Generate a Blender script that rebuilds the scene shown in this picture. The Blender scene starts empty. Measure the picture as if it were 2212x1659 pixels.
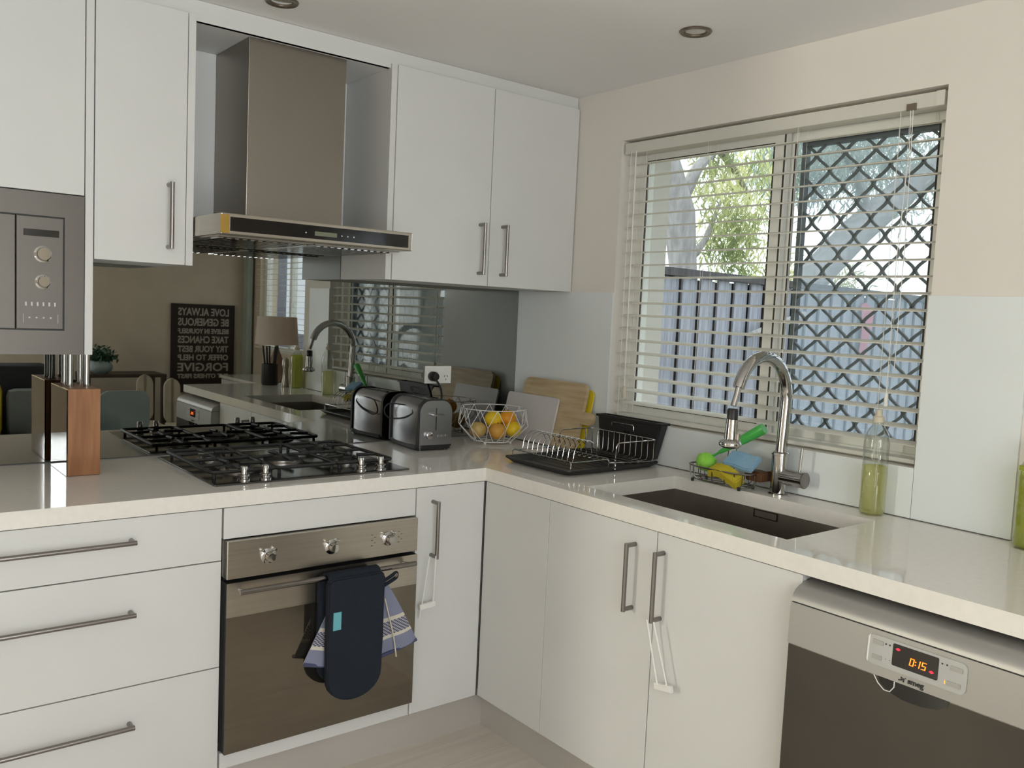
import bpy, bmesh, math, random
from mathutils import Vector, Matrix
random.seed(7)
S = bpy.context.scene
COL = S.collection
PI = math.pi

# ------------------------------------------------------------------ camera
def cam_axes(yaw, pitch, roll):
    y, p, r = (math.radians(v) for v in (yaw, pitch, roll))
    f = Vector((math.sin(-y) * math.cos(p), math.cos(y) * math.cos(p), math.sin(p)))
    rt = Vector((math.cos(y), math.sin(y), 0)); up = rt.cross(f)
    return rt * math.cos(r) + up * math.sin(r), -rt * math.sin(r) + up * math.cos(r), f
cr, cu, cf = cam_axes(-38.7202, -4.5764, 2.6207)
cd = bpy.data.cameras.new('camera'); cam = bpy.data.objects.new('camera', cd); COL.objects.link(cam)
M = Matrix((cr, cu, -cf)).transposed().to_4x4(); M.translation = (-2.3188, -2.8658, 1.4044)
cam.matrix_world = M
cd.sensor_width = 36; cd.lens = 36 * 1888.28 / 2212; cd.clip_start = .02; cd.clip_end = 200
S.camera = cam

# ------------------------------------------------------------------ world, lights, exposure
S.view_settings.view_transform = 'Standard'; S.view_settings.look = 'None'
S.view_settings.exposure = -0.28; S.view_settings.gamma = 1.0; S.view_settings.use_curve_mapping = False
W = bpy.data.worlds.new('sky'); S.world = W; W.use_nodes = True
wn = W.node_tree.nodes; wl = W.node_tree.links
wn['Background'].inputs['Color'].default_value = (.86, .93, 1.0, 1); wn['Background'].inputs['Strength'].default_value = 3.4

def area(name, loc, direction, sx, sy, power, col):
    l = bpy.data.lights.new(name, 'AREA'); l.shape = 'RECTANGLE'; l.size = sx; l.size_y = sy; l.energy = power; l.color = col
    o = bpy.data.objects.new(name, l); o.location = loc
    o.rotation_euler = Vector(direction).to_track_quat('-Z', 'Y').to_euler(); COL.objects.link(o); return o
area('daylight_patio_door', (-3.78, -4.93, 1.08), (.12, 1, 0), 1.15, 2.0, 10, (1, .97, .96))
area('added_front_fill', (-1.87, -4.93, 1.08), (.05, 1, 0), 1.2, 2.0, 44, (1, .975, .975))  # added fill from behind the camera, evens out the cabinet fronts
area('added_upward_fill', (-1.5, -6.2, -.2), (0, .35, 1), 3.4, 2.2, 400, (1, .975, .97))  # added upward fill outside the rear wall, lifts ceiling and benchtop
area('daylight_side_window', (-4.93, -.44, 1.35), (1, -.05, -.05), .15, 1.3, 62, (1, .92, .76))
area('daylight_slit_window', (-2.765, -4.93, 1.87), (0, 1, 0), .21, .66, 30, (.90, .93, 1))
area('daylight_dining_window', (.95, -4.0, 1.6), (-1, 0, 0), .9, .9, 6, (.85, .92, 1))
sl = bpy.data.lights.new('sun', 'SUN'); sl.energy = 2.6; sl.angle = .02; sl.color = (1, .93, .75)
so = bpy.data.objects.new('sun', sl); so.rotation_euler = Vector((-.1, -.52, -1)).to_track_quat('-Z', 'Y').to_euler(); so.location = (3, 3, 6); COL.objects.link(so)

# ------------------------------------------------------------------ materials
def mat(name, col, rough=.5, metal=0.0, var=.04, vscale=6.0, bump=0.0, bscale=60.0, spec=.5, stretch=None, trans=0.0, ior=1.45, emit=None, estr=0, col2=None, coat=0, ramp=(.35, .65)):
    m = bpy.data.materials.new(name); m.use_nodes = True; nt = m.node_tree; N = nt.nodes; L = nt.links
    b = N['Principled BSDF']
    b.inputs['Roughness'].default_value = rough; b.inputs['Metallic'].default_value = metal
    b.inputs['Specular IOR Level'].default_value = spec; b.inputs['Transmission Weight'].default_value = trans
    b.inputs['IOR'].default_value = ior; b.inputs['Coat Weight'].default_value = coat
    tc = N.new('ShaderNodeTexCoord'); mp = N.new('ShaderNodeMapping'); L.new(tc.outputs['Object'], mp.inputs['Vector'])
    if stretch: mp.inputs['Scale'].default_value = stretch
    nz = N.new('ShaderNodeTexNoise'); nz.inputs['Scale'].default_value = vscale; nz.inputs['Detail'].default_value = 4; L.new(mp.outputs['Vector'], nz.inputs['Vector'])
    rp = N.new('ShaderNodeValToRGB'); rp.color_ramp.elements[0].position = ramp[0]; rp.color_ramp.elements[1].position = ramp[1]
    c2 = col2 if col2 else tuple(min(1, c * (1 + var)) for c in col)
    c1 = col if col2 else tuple(c * (1 - var) for c in col)
    rp.color_ramp.elements[0].color = (*c1, 1); rp.color_ramp.elements[1].color = (*c2, 1)
    L.new(nz.outputs['Fac'], rp.inputs['Fac']); L.new(rp.outputs['Color'], b.inputs['Base Color'])
    if bump:
        n2 = N.new('ShaderNodeTexNoise'); n2.inputs['Scale'].default_value = bscale; L.new(mp.outputs['Vector'], n2.inputs['Vector'])
        bp = N.new('ShaderNodeBump'); bp.inputs['Strength'].default_value = bump; bp.inputs['Distance'].default_value = .002
        L.new(n2.outputs['Fac'], bp.inputs['Height']); L.new(bp.outputs['Normal'], b.inputs['Normal'])
    if emit: b.inputs['Emission Color'].default_value = (*emit, 1); b.inputs['Emission Strength'].default_value = estr
    return m
MT = {}
MT['wall'] = mat('wall_paint', (.73, .69, .64), .75, var=.008, bump=.15, bscale=180)
MT['dwall'] = mat('dining_wall_paint', (.70, .61, .49), .8, bump=.15)
MT['ceil'] = mat('ceiling_paint', (.80, .785, .775), .85, var=.006)
MT['cab'] = mat('white_laminate', (.655, .65, .635), .38, var=.012, spec=.35)
MT['cabin'] = mat('carcass_white', (.70, .70, .69), .5, var=.01)
MT['bench'] = mat('engineered_stone', (.78, .75, .70), .06, var=.02, vscale=60, spec=.6)
MT['edge'] = MT['bench']
MT['steel'] = mat('brushed_steel', (.42, .39, .36), .30, 1, var=.05, vscale=5, stretch=(1, 1, 60), bump=.05, bscale=30)
MT['hoodsteel'] = mat('hood_steel', (.30, .27, .235), .38, 1, var=.02, vscale=3)
MT['mwsteel'] = mat('microwave_steel', (.125, .114, .103), .42, 1, var=.03, vscale=3)
MT['toaststeel'] = mat('toaster_steel', (.46, .46, .49), .27, 1, var=.01)
MT['hobplate'] = mat('hob_dark_plate', (.12, .115, .11), .12, .8, var=.03)
MT['sinksteel'] = mat('sink_steel', (.42, .38, .345), .34, 1, var=.08, vscale=5)
MT['ovensteel'] = mat('oven_steel', (.50, .46, .40), .28, 1, var=.05, vscale=4, stretch=(1, 1, 50))
MT['handle'] = mat('handle_steel', (.27, .25, .24), .26, 1, var=.04)
MT['chrome'] = mat('chrome', (.50, .49, .48), .08, 1, var=.02)
MT['dwfas'] = mat('silver_painted_steel', (.38, .37, .355), .42, .6, var=.02)
MT['dwdoor'] = mat('dark_stainless', (.080, .072, .062), .36, .7, var=.08, vscale=4)
MT['kick'] = mat('kick_aluminium', (.62, .59, .56), .4, .5, var=.04, vscale=2)
MT['black'] = mat('black_plastic', (.018, .017, .017), .4, var=.1)
MT['gap'] = mat('gap_shadow_grey', (.10, .095, .09), .7)
MT['blackgloss'] = mat('black_glass', (.012, .011, .011), .08, var=.1)
MT['castiron'] = mat('cast_iron', (.02, .02, .02), .55, bump=.2)
MT['ovenglass'] = mat('oven_glass', (.215, .19, .155), .05, .92, var=.04)
MT['mirror'] = mat('tinted_mirror', (.30, .305, .29), .012, 1, var=.02, vscale=1.5)
MT['wglass'] = mat('white_backpainted_glass', (.74, .77, .775), .12, var=.01, spec=.15)
MT['white'] = mat('white_plastic', (.78, .77, .74), .4, var=.01)
def slat_mat():
    m = bpy.data.materials.new('blind_slat'); m.use_nodes = True; N = m.node_tree.nodes; L = m.node_tree.links
    N.remove(N['Principled BSDF']); out = N['Material Output']
    tc = N.new('ShaderNodeTexCoord'); nz = N.new('ShaderNodeTexNoise'); nz.inputs['Scale'].default_value = 20; L.new(tc.outputs['Object'], nz.inputs['Vector'])
    rp = N.new('ShaderNodeValToRGB'); rp.color_ramp.elements[0].color = (.88, .86, .80, 1); rp.color_ramp.elements[1].color = (.91, .89, .83, 1); L.new(nz.outputs['Fac'], rp.inputs['Fac'])
    d = N.new('ShaderNodeBsdfDiffuse'); t = N.new('ShaderNodeBsdfTranslucent'); mx = N.new('ShaderNodeMixShader'); mx.inputs[0].default_value = .42
    L.new(rp.outputs[0], d.inputs[0]); L.new(rp.outputs[0], t.inputs[0]); L.new(d.outputs[0], mx.inputs[1]); L.new(t.outputs[0], mx.inputs[2]); L.new(mx.outputs[0], out.inputs[0]); return m
MT['slat'] = slat_mat()
MT['frame'] = mat('window_frame_paint', (.87, .86, .81), .45, var=.02)
MT['gasket'] = mat('rubber_gasket', (.05, .045, .04), .7)
MT['grille'] = mat('security_grille_powdercoat', (.15, .165, .18), .5, .2)
MT['wood'] = mat('acacia_board', (.44, .33, .19), .5, col2=(.58, .46, .29), vscale=7, stretch=(1, 1, 9), bump=.1)
MT['block'] = mat('knife_block_wood', (.25, .10, .035), .42, col2=(.34, .15, .06), vscale=6, stretch=(14, 14, 1))
MT['blockdark'] = mat('knife_block_gloss_side', (.20, .165, .145), .03, .95)
MT['yellow'] = mat('yellow_plastic', (.72, .55, .03), .4)
MT['clearboard'] = mat('frosted_white_board', (.60, .57, .565), .4)
MT['sponge_y'] = mat('sponge_yellow', (.50, .40, .02), .9, bump=.8, bscale=300, col2=(.62, .50, .04))
MT['sponge_b'] = mat('sponge_blue', (.20, .36, .52), .9, bump=.8, bscale=300, col2=(.27, .44, .60))
MT['green'] = mat('green_bristle', (.22, .60, .05), .7, bump=.5, bscale=200, col2=(.34, .75, .10))
MT['greenplastic'] = mat('green_plastic', (.08, .50, .09), .25, trans=.2)
MT['brown'] = mat('copper_scourer', (.13, .06, .03), .5, .4, bump=.8, bscale=200)
MT['navy'] = mat('navy_quilted_cotton', (.021, .025, .034), .95, bump=.6, bscale=260, spec=.1)
MT['tag'] = mat('teal_label', (.14, .42, .48), .8)
MT['cord'] = mat('black_rubber', (.02, .022, .028), .55)
MT['cream'] = mat('cream_plastic', (.60, .54, .42), .5)
MT['char'] = mat('charcoal_fabric', (.035, .037, .043), .95, bump=.3)
MT['greyfab'] = mat('grey_fabric', (.22, .24, .24), .95, bump=.3)
MT['bluegrey'] = mat('bluegrey_plastic', (.33, .40, .41), .5)
MT['darkwood'] = mat('dark_timber', (.06, .04, .03), .5, stretch=(1, 8, 1))
MT['leafd'] = mat('indoor_leaf', (.03, .09, .045), .6)
MT['sign'] = mat('sign_board_black', (.035, .022, .018), .7, var=.15)
MT['signtext'] = mat('sign_lettering', (.50, .46, .41), .7)
MT['taupe'] = mat('lamp_shade_linen', (.60, .52, .45), .9, bump=.3)
MT['lampbase'] = mat('lamp_base_ceramic', (.22, .15, .11), .5)
MT['display'] = mat('display_dark', (.02, .018, .016), .15)
MT['lcd'] = mat('lcd_olive', (.16, .17, .12), .3)
MT['led'] = mat('led_orange', (1, .25, .02), .5, emit=(1, .16, .01), estr=4)
MT['ledr'] = mat('led_red', (1, .03, .05), .5, emit=(1, .02, .05), estr=1.6)
MT['print'] = mat('dark_print', (.03, .03, .03), .5)
MT['printg'] = mat('grey_print', (.55, .53, .52), .5)
MT['brass'] = mat('brass_reflection_end', (.62, .42, .12), .25, 1)
MT['lampglass'] = mat('halogen_reflector', (.60, .60, .58), .1, 1)
MT['bronze'] = mat('downlight_trim', (.20, .165, .13), .35, .9)
MT['bark'] = mat('tree_bark', (.20, .19, .185), .9, col2=(.30, .29, .28), vscale=4, stretch=(6, 6, 1), bump=.6, bscale=20)
MT['fence'] = mat('weathered_paling', (.19, .195, .23), .9, col2=(.30, .31, .36), vscale=5, stretch=(12, 12, .8), bump=.4)
MT['fence2'] = mat('weathered_paling_and_gap_shade', (.035, .032, .035), .9, col2=(.07, .065, .07), vscale=5, stretch=(12, 12, .8))  # near-black shade of the paling gaps, also colours capping and rails
MT['fencem'] = mat('weathered_paling_mid', (.15, .155, .19), .9, col2=(.23, .24, .28), vscale=5, stretch=(12, 12, .8))
MT['ground'] = mat('garden_ground', (.20, .18, .14), .95, col2=(.16, .2, .09), vscale=3)
MT['extwall'] = mat('painted_brick', (.60, .63, .60), .8)
MT['extdark'] = mat('grey_render', (.17, .185, .18), .8)
MT['pink'] = mat('pink_cloth', (.42, .15, .19), .9)
MT['cgreen'] = mat('curtain_sage', (.42, .47, .42), .9)

def floor_mat():
    m = mat('oak_plank', (.58, .52, .45), .36, col2=(.66, .60, .525), vscale=2.2, stretch=(1.2, 14, 1), bump=.08, bscale=25)
    N = m.node_tree.nodes; L = m.node_tree.links
    oi = N.new('ShaderNodeObjectInfo'); mp = [n for n in N if n.type == 'MAPPING'][0]
    mul = N.new('ShaderNodeVectorMath'); mul.operation = 'SCALE'; mul.inputs[0].default_value = (7, 3, 0); L.new(oi.outputs['Random'], mul.inputs['Scale'])
    L.new(mul.outputs[0], mp.inputs['Location']); return m
MT['plank'] = floor_mat()
def fruit_mat(name, a, b):
    return mat(name, a, .45, col2=b, vscale=9, bump=.35, bscale=260, spec=.4)
MT['orange'] = fruit_mat('orange_peel', (.72, .27, .015), (.80, .36, .03))
MT['mandarin'] = fruit_mat('mandarin_peel', (.62, .30, .05), (.72, .40, .08))
MT['lemon'] = fruit_mat('lemon_peel', (.76, .48, .01), (.84, .58, .03))
MT['apple'] = fruit_mat('pale_apple_skin', (.55, .40, .14), (.62, .30, .12))
def leafmat(name, c, c2):
    m = bpy.data.materials.new(name); m.use_nodes = True; N = m.node_tree.nodes; L = m.node_tree.links
    N.remove(N['Principled BSDF']); out = N['Material Output']
    tc = N.new('ShaderNodeTexCoord'); nz = N.new('ShaderNodeTexNoise'); nz.inputs['Scale'].default_value = 2.5; L.new(tc.outputs['Object'], nz.inputs['Vector'])
    rp = N.new('ShaderNodeValToRGB'); rp.color_ramp.elements[0].position = .4; rp.color_ramp.elements[1].position = .6
    rp.color_ramp.elements[0].color = (*c, 1); rp.color_ramp.elements[1].color = (*c2, 1); L.new(nz.outputs['Fac'], rp.inputs['Fac'])
    d = N.new('ShaderNodeBsdfDiffuse'); t = N.new('ShaderNodeBsdfTranslucent'); mx = N.new('ShaderNodeMixShader'); mx.inputs[0].default_value = .55
    L.new(rp.outputs[0], d.inputs[0]); L.new(rp.outputs[0], t.inputs[0]); L.new(d.outputs[0], mx.inputs[1]); L.new(t.outputs[0], mx.inputs[2]); L.new(mx.outputs[0], out.inputs[0]); return m
MT['leaf'] = leafmat('leaf_yellow_green', (.22, .27, .12), (.66, .66, .36))
MT['leafg'] = leafmat('leaf_grey_green', (.30, .35, .33), (.42, .48, .42))
def clear_glass(name, tint=(1, 1, 1), k=5.0, base=.035, rough=0.0):
    m = bpy.data.materials.new(name); m.use_nodes = True; N = m.node_tree.nodes; L = m.node_tree.links
    N.remove(N['Principled BSDF']); out = N['Material Output']
    t = N.new('ShaderNodeBsdfTransparent'); t.inputs[0].default_value = (*tint, 1); g = N.new('ShaderNodeBsdfGlossy'); g.inputs['Roughness'].default_value = rough
    lw = N.new('ShaderNodeLayerWeight'); lw.inputs[0].default_value = .5; pw = N.new('ShaderNodeMath'); pw.operation = 'POWER'; pw.inputs[1].default_value = k
    fr = N.new('ShaderNodeMath'); fr.operation = 'MULTIPLY_ADD'; fr.inputs[1].default_value = .9; fr.inputs[2].default_value = base; mx = N.new('ShaderNodeMixShader')
    L.new(lw.outputs['Facing'], pw.inputs[0]); L.new(pw.outputs[0], fr.inputs[0]); L.new(fr.outputs[0], mx.inputs[0]); L.new(t.outputs[0], mx.inputs[1]); L.new(g.outputs[0], mx.inputs[2]); L.new(mx.outputs[0], out.inputs[0]); return m
MT['glass'] = clear_glass('window_glass', (.96, .98, .97))
MT['dirtyglass'] = None
def hazy_glass():
    # insect mesh + dusty glass of the sliding sash: mostly see-through with a diffuse grey veil
    m = bpy.data.materials.new('insect_mesh'); m.use_nodes = True; N = m.node_tree.nodes; L = m.node_tree.links
    N.remove(N['Principled BSDF']); out = N['Material Output']
    t = N.new('ShaderNodeBsdfTransparent'); d = N.new('ShaderNodeBsdfTranslucent'); d.inputs[0].default_value = (.50, .58, .66, 1)
    nz = N.new('ShaderNodeTexNoise'); nz.inputs['Scale'].default_value = 40; tc = N.new('ShaderNodeTexCoord'); L.new(tc.outputs['Object'], nz.inputs['Vector'])
    mr = N.new('ShaderNodeMapRange'); mr.inputs['To Min'].default_value = .2; mr.inputs['To Max'].default_value = .32; L.new(nz.outputs['Fac'], mr.inputs['Value'])
    mx = N.new('ShaderNodeMixShader'); L.new(mr.outputs[0], mx.inputs[0]); L.new(t.outputs[0], mx.inputs[1]); L.new(d.outputs[0], mx.inputs[2]); L.new(mx.outputs[0], out.inputs[0]); return m
MT['mesh'] = hazy_glass()
MT['bottle'] = clear_glass('clear_bottle', (.88, .90, .87), 2.2, .07, .05)
def soap_mat(name, c):
    m = bpy.data.materials.new(name); m.use_nodes = True; N = m.node_tree.nodes; L = m.node_tree.links
    N.remove(N['Principled BSDF']); out = N['Material Output']
    t = N.new('ShaderNodeBsdfTransparent'); t.inputs[0].default_value = (*[v ** .28 for v in c], 1); d = N.new('ShaderNodeBsdfTranslucent'); d.inputs[0].default_value = (*c, 1)
    e = N.new('ShaderNodeBsdfDiffuse'); e.inputs[0].default_value = (*c, 1); a = N.new('ShaderNodeMixShader'); L.new(d.outputs[0], a.inputs[1]); L.new(e.outputs[0], a.inputs[2])
    nz = N.new('ShaderNodeTexNoise'); nz.inputs['Scale'].default_value = 30; mr = N.new('ShaderNodeMapRange'); mr.inputs['To Min'].default_value = .36; mr.inputs['To Max'].default_value = .50; L.new(nz.outputs['Fac'], mr.inputs['Value'])
    mx = N.new('ShaderNodeMixShader'); L.new(mr.outputs[0], mx.inputs[0]); L.new(t.outputs[0], mx.inputs[1]); L.new(a.outputs[0], mx.inputs[2]); L.new(mx.outputs[0], out.inputs[0]); return m
MT['soap'] = soap_mat('dish_soap', (.90, .87, .42))
MT['soap2'] = soap_mat('green_soap', (.66, .72, .10))
def towel_mat():
    m = bpy.data.materials.new('woven_tea_towel'); m.use_nodes = True; N = m.node_tree.nodes; L = m.node_tree.links; b = N['Principled BSDF']; b.inputs['Roughness'].default_value = .95
    uv = N.new('ShaderNodeUVMap'); sp = N.new('ShaderNodeSeparateXYZ'); L.new(uv.outputs[0], sp.inputs[0])
    ck = N.new('ShaderNodeTexChecker'); ck.inputs['Scale'].default_value = 150; ck.inputs['Color1'].default_value = (.10, .12, .23, 1); ck.inputs['Color2'].default_value = (.33, .34, .42, 1); L.new(uv.outputs[0], ck.inputs[0])
    ck2 = N.new('ShaderNodeTexChecker'); ck2.inputs['Scale'].default_value = 62; ck2.inputs['Color1'].default_value = (.05, .06, .13, 1); ck2.inputs['Color2'].default_value = (.42, .40, .42, 1); L.new(uv.outputs[0], ck2.inputs[0])
    rp = N.new('ShaderNodeValToRGB'); rp.color_ramp.interpolation = 'CONSTANT'; e = rp.color_ramp.elements
    e[0].position = 0; e[0].color = (0, 0, 0, 1); e[1].position = .18; e[1].color = (1, 1, 1, 1)
    for p, c in ((.225, 0), (.40, 1), (.45, 0)): x = e.new(p); x.color = (c, c, c, 1)
    L.new(sp.outputs[1], rp.inputs[0])
    rb = N.new('ShaderNodeValToRGB'); rb.color_ramp.interpolation = 'CONSTANT'; e = rb.color_ramp.elements
    e[0].position = 0; e[0].color = (0, 0, 0, 1); e[1].position = .225; e[1].color = (1, 1, 1, 1); x = e.new(.40); x.color = (0, 0, 0, 1); L.new(sp.outputs[1], rb.inputs[0])
    m1 = N.new('ShaderNodeMixRGB'); L.new(rb.outputs[0], m1.inputs[0]); L.new(ck.outputs[0], m1.inputs[1]); L.new(ck2.outputs[0], m1.inputs[2])
    m2 = N.new('ShaderNodeMixRGB'); L.new(rp.outputs[0], m2.inputs[0]); L.new(m1.outputs[0], m2.inputs[1]); m2.inputs[2].default_value = (.62, .58, .50, 1); L.new(m2.outputs[0], b.inputs['Base Color']); return m
MT['towel'] = towel_mat()

# ------------------------------------------------------------------ mesh helpers
def link(name, me, material=None, parent=None):
    o = bpy.data.objects.new(name, me); COL.objects.link(o)
    if material is not None: me.materials.append(MT[material] if isinstance(material, str) else material)
    if parent is not None:
        o.parent = parent
        o.matrix_parent_inverse = Matrix.Translation(-abs_loc(parent)) if parent.type == 'EMPTY' and parent.get('_t') else Matrix.Identity(4)
    return o
def abs_loc(o): return Vector(o.location)
def bm_obj(name, bm, material, parent=None, smooth=False):
    me = bpy.data.meshes.new(name); bmesh.ops.recalc_face_normals(bm, faces=bm.faces)
    bm.to_mesh(me); bm.free()
    if smooth:
        for p in me.polygons: p.use_smooth = True
        try: me.set_sharp_from_angle(angle=math.radians(40))
        except Exception: pass
    return link(name, me, material, parent)
def thing(name, label, cat, loc, group=None):
    o = bpy.data.objects.new(name, None); COL.objects.link(o); o.location = loc; o.empty_display_size = .05
    o['_t'] = 1; o['label'] = label; o['category'] = cat
    if group: o['group'] = group
    return o
def tag(o, label, cat, group=None):
    o['label'] = label; o['category'] = cat
    if group: o['group'] = group
    return o
def struct(o, label=None):
    o['kind'] = 'structure'
    if label: o['label'] = label
    return o
def add_box(bm, x0, x1, y0, y1, z0, z1, bev=0, mtx=None, seg=2):
    x0, x1 = sorted((x0, x1)); y0, y1 = sorted((y0, y1)); z0, z1 = sorted((z0, z1))
    r = bmesh.ops.create_cube(bm, size=1); vs = r['verts']
    for v in vs:
        v.co = Vector(((x0 + x1) / 2 + v.co.x * (x1 - x0), (y0 + y1) / 2 + v.co.y * (y1 - y0), (z0 + z1) / 2 + v.co.z * (z1 - z0)))
    if mtx is not None: bmesh.ops.transform(bm, matrix=mtx, verts=vs)
    if bev:
        es = list({e for v in vs for e in v.link_edges}); bmesh.ops.bevel(bm, geom=es, offset=bev, segments=seg, affect='EDGES', profile=.6)
def box(name, x0, x1, y0, y1, z0, z1, material, parent=None, bev=0.0, mtx=None, smooth=False):
    bm = bmesh.new(); add_box(bm, x0, x1, y0, y1, z0, z1, bev, mtx); return bm_obj(name, bm, material, parent, smooth)
def add_tube(bm, pts, rad, seg=10, closed=False, caps=True):
    pts = [Vector(p) for p in pts]; n = len(pts); rings = []
    rads = rad if isinstance(rad, (list, tuple)) else [rad] * n
    prev = None
    for i in range(n):
        if closed: t = pts[(i + 1) % n] - pts[i - 1]
        else: t = pts[min(i + 1, n - 1)] - pts[max(i - 1, 0)]
        if t.length < 1e-9: t = Vector((0, 0, 1))
        t.normalize()
        if prev is None:
            a = Vector((0, 0, 1)) if abs(t.z) < .9 else Vector((1, 0, 0)); u = t.cross(a).normalized()
        else:
            u = prev - t * prev.dot(t)
            if u.length < 1e-6: u = t.orthogonal()
            u.normalize()
        prev = u; w = t.cross(u)
        rings.append([bm.verts.new(pts[i] + (u * math.cos(2 * PI * k / seg) + w * math.sin(2 * PI * k / seg)) * rads[i]) for k in range(seg)])
    m = n if closed else n - 1
    for i in range(m):
        a, b = rings[i], rings[(i + 1) % n]
        if closed and i == n - 1:
            # align the seam
            best = min(range(seg), key=lambda s: (a[0].co - b[s].co).length); b = b[best:] + b[:best]
        for k in range(seg): bm.faces.new((a[k], a[(k + 1) % seg], b[(k + 1) % seg], b[k]))
    if caps and not closed:
        bm.faces.new(rings[0][::-1]); bm.faces.new(rings[-1])
def tube(name, pts, rad, material, parent=None, seg=10, closed=False):
    bm = bmesh.new(); add_tube(bm, pts, rad, seg, closed); return bm_obj(name, bm, material, parent, True)
def fillet(pts, r, k=5, closed=False):
    P = [Vector(p) for p in pts]; out = []; n = len(P)
    for i in range(n):
        if not closed and i in (0, n - 1): out.append(P[i]); continue
        a, b, c = P[i - 1], P[i], P[(i + 1) % n]
        d1 = (a - b); d2 = (c - b); rr = min(r, d1.length * .49, d2.length * .49); s = b + d1.normalized() * rr; e = b + d2.normalized() * rr
        for j in range(k + 1):
            t = j / k; out.append(s * (1 - t) ** 2 + b * 2 * t * (1 - t) + e * t * t)
    return out
def add_lathe(bm, prof, c=(0, 0, 0), seg=28, axis='z', mtx=None):
    rings = []
    for r, h in prof:
        ring = []
        for k in range(seg):
            a = 2 * PI * k / seg; p = Vector((r * math.cos(a), r * math.sin(a), h))
            if axis == 'y': p = Vector((p.x, -h, p.y))
            if axis == 'x': p = Vector((-h, p.x, p.y))
            if mtx is not None: p = mtx @ p
            ring.append(bm.verts.new(p + Vector(c)))
        rings.append(ring)
    for a, b in zip(rings, rings[1:]):
        for k in range(seg): bm.faces.new((a[k], a[(k + 1) % seg], b[(k + 1) % seg], b[k]))
    bm.faces.new(rings[0][::-1]); bm.faces.new(rings[-1])
def lathe(name, prof, c, material, parent=None, seg=28, axis='z', mtx=None):
    bm = bmesh.new(); add_lathe(bm, prof, c, seg, axis, mtx); return bm_obj(name, bm, material, parent, True)
def grid_slab(bm, us, vs, solid, w0, w1, f):
    """solid(i,j) says whether cell is filled; f(u,v,w) maps to a point"""
    V = {}
    def g(i, j, w):
        k = (i, j, w)
        if k not in V: V[k] = bm.verts.new(f(us[i], vs[j], w1 if w else w0))
        return V[k]
    nu, nv = len(us) - 1, len(vs) - 1
    sol = lambda i, j: 0 <= i < nu and 0 <= j < nv and solid(i, j)
    for i in range(nu):
        for j in range(nv):
            if not sol(i, j): continue
            bm.faces.new((g(i, j, 1), g(i + 1, j, 1), g(i + 1, j + 1, 1), g(i, j + 1, 1)))
            bm.faces.new((g(i, j, 0), g(i, j + 1, 0), g(i + 1, j + 1, 0), g(i + 1, j, 0)))
            if not sol(i - 1, j): bm.faces.new((g(i, j, 0), g(i, j, 1), g(i, j + 1, 1), g(i, j + 1, 0)))
            if not sol(i + 1, j): bm.faces.new((g(i + 1, j, 0), g(i + 1, j + 1, 0), g(i + 1, j + 1, 1), g(i + 1, j, 1)))
            if not sol(i, j - 1): bm.faces.new((g(i, j, 0), g(i + 1, j, 0), g(i + 1, j, 1), g(i, j, 1)))
            if not sol(i, j + 1): bm.faces.new((g(i, j + 1, 0), g(i, j + 1, 1), g(i + 1, j + 1, 1), g(i + 1, j + 1, 0)))
def prism(name, poly, w0, w1, f, material, parent=None, bev=0, smooth=False):
    bm = bmesh.new(); a = [bm.verts.new(f(u, v, w0)) for u, v in poly]; b = [bm.verts.new(f(u, v, w1)) for u, v in poly]
    bm.faces.new(a[::-1]); bm.faces.new(b); n = len(poly)
    for i in range(n): bm.faces.new((a[i], a[(i + 1) % n], b[(i + 1) % n], b[i]))
    if bev: bmesh.ops.bevel(bm, geom=list(bm.edges), offset=bev, segments=2, affect='EDGES')
    return bm_obj(name, bm, material, parent, smooth)
def rrect(u0, u1, v0, v1, r, k=5):
    o = []
    for cu_, cv, a0 in ((u1 - r, v1 - r, 0), (u0 + r, v1 - r, 90), (u0 + r, v0 + r, 180), (u1 - r, v0 + r, 270)):
        for j in range(k + 1):
            a = math.radians(a0 + 90 * j / k); o.append((cu_ + r * math.cos(a), cv + r * math.sin(a)))
    return o
def text(name, body, size, mtx, material, parent=None, ext=.0006, align='LEFT', width=None, bold=0):
    cv = bpy.data.curves.new(name, 'FONT'); cv.body = body; cv.size = size; cv.extrude = ext; cv.align_x = align; cv.offset = bold; cv.resolution_u = 3
    t = bpy.data.objects.new(name + '_tmp', cv); COL.objects.link(t)
    dg = bpy.context.evaluated_depsgraph_get(); me = bpy.data.meshes.new_from_object(t.evaluated_get(dg)); bpy.data.objects.remove(t)
    me.name = name
    if width and me.vertices:
        xs = [v.co.x for v in me.vertices]; k = width / (max(xs) - min(xs)); x0 = min(xs)
        for v in me.vertices: v.co.x = (v.co.x - x0) * k
    me.transform(mtx); me.materials.clear()
    return link(name, me, material, parent)
def frame_mtx(origin, xd, yd):
    xd = Vector(xd).normalized(); yd = Vector(yd).normalized(); zd = xd.cross(yd)
    m = Matrix((xd, yd, zd)).transposed().to_4x4(); m.translation = origin; return m
FX = lambda u, v, w: (w, u, v)    # wall-x slab: u=y v=z w=x
FY = lambda u, v, w: (u, w, v)    # wall-y slab: u=x v=z w=y
FZ = lambda u, v, w: (u, v, w)

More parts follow.
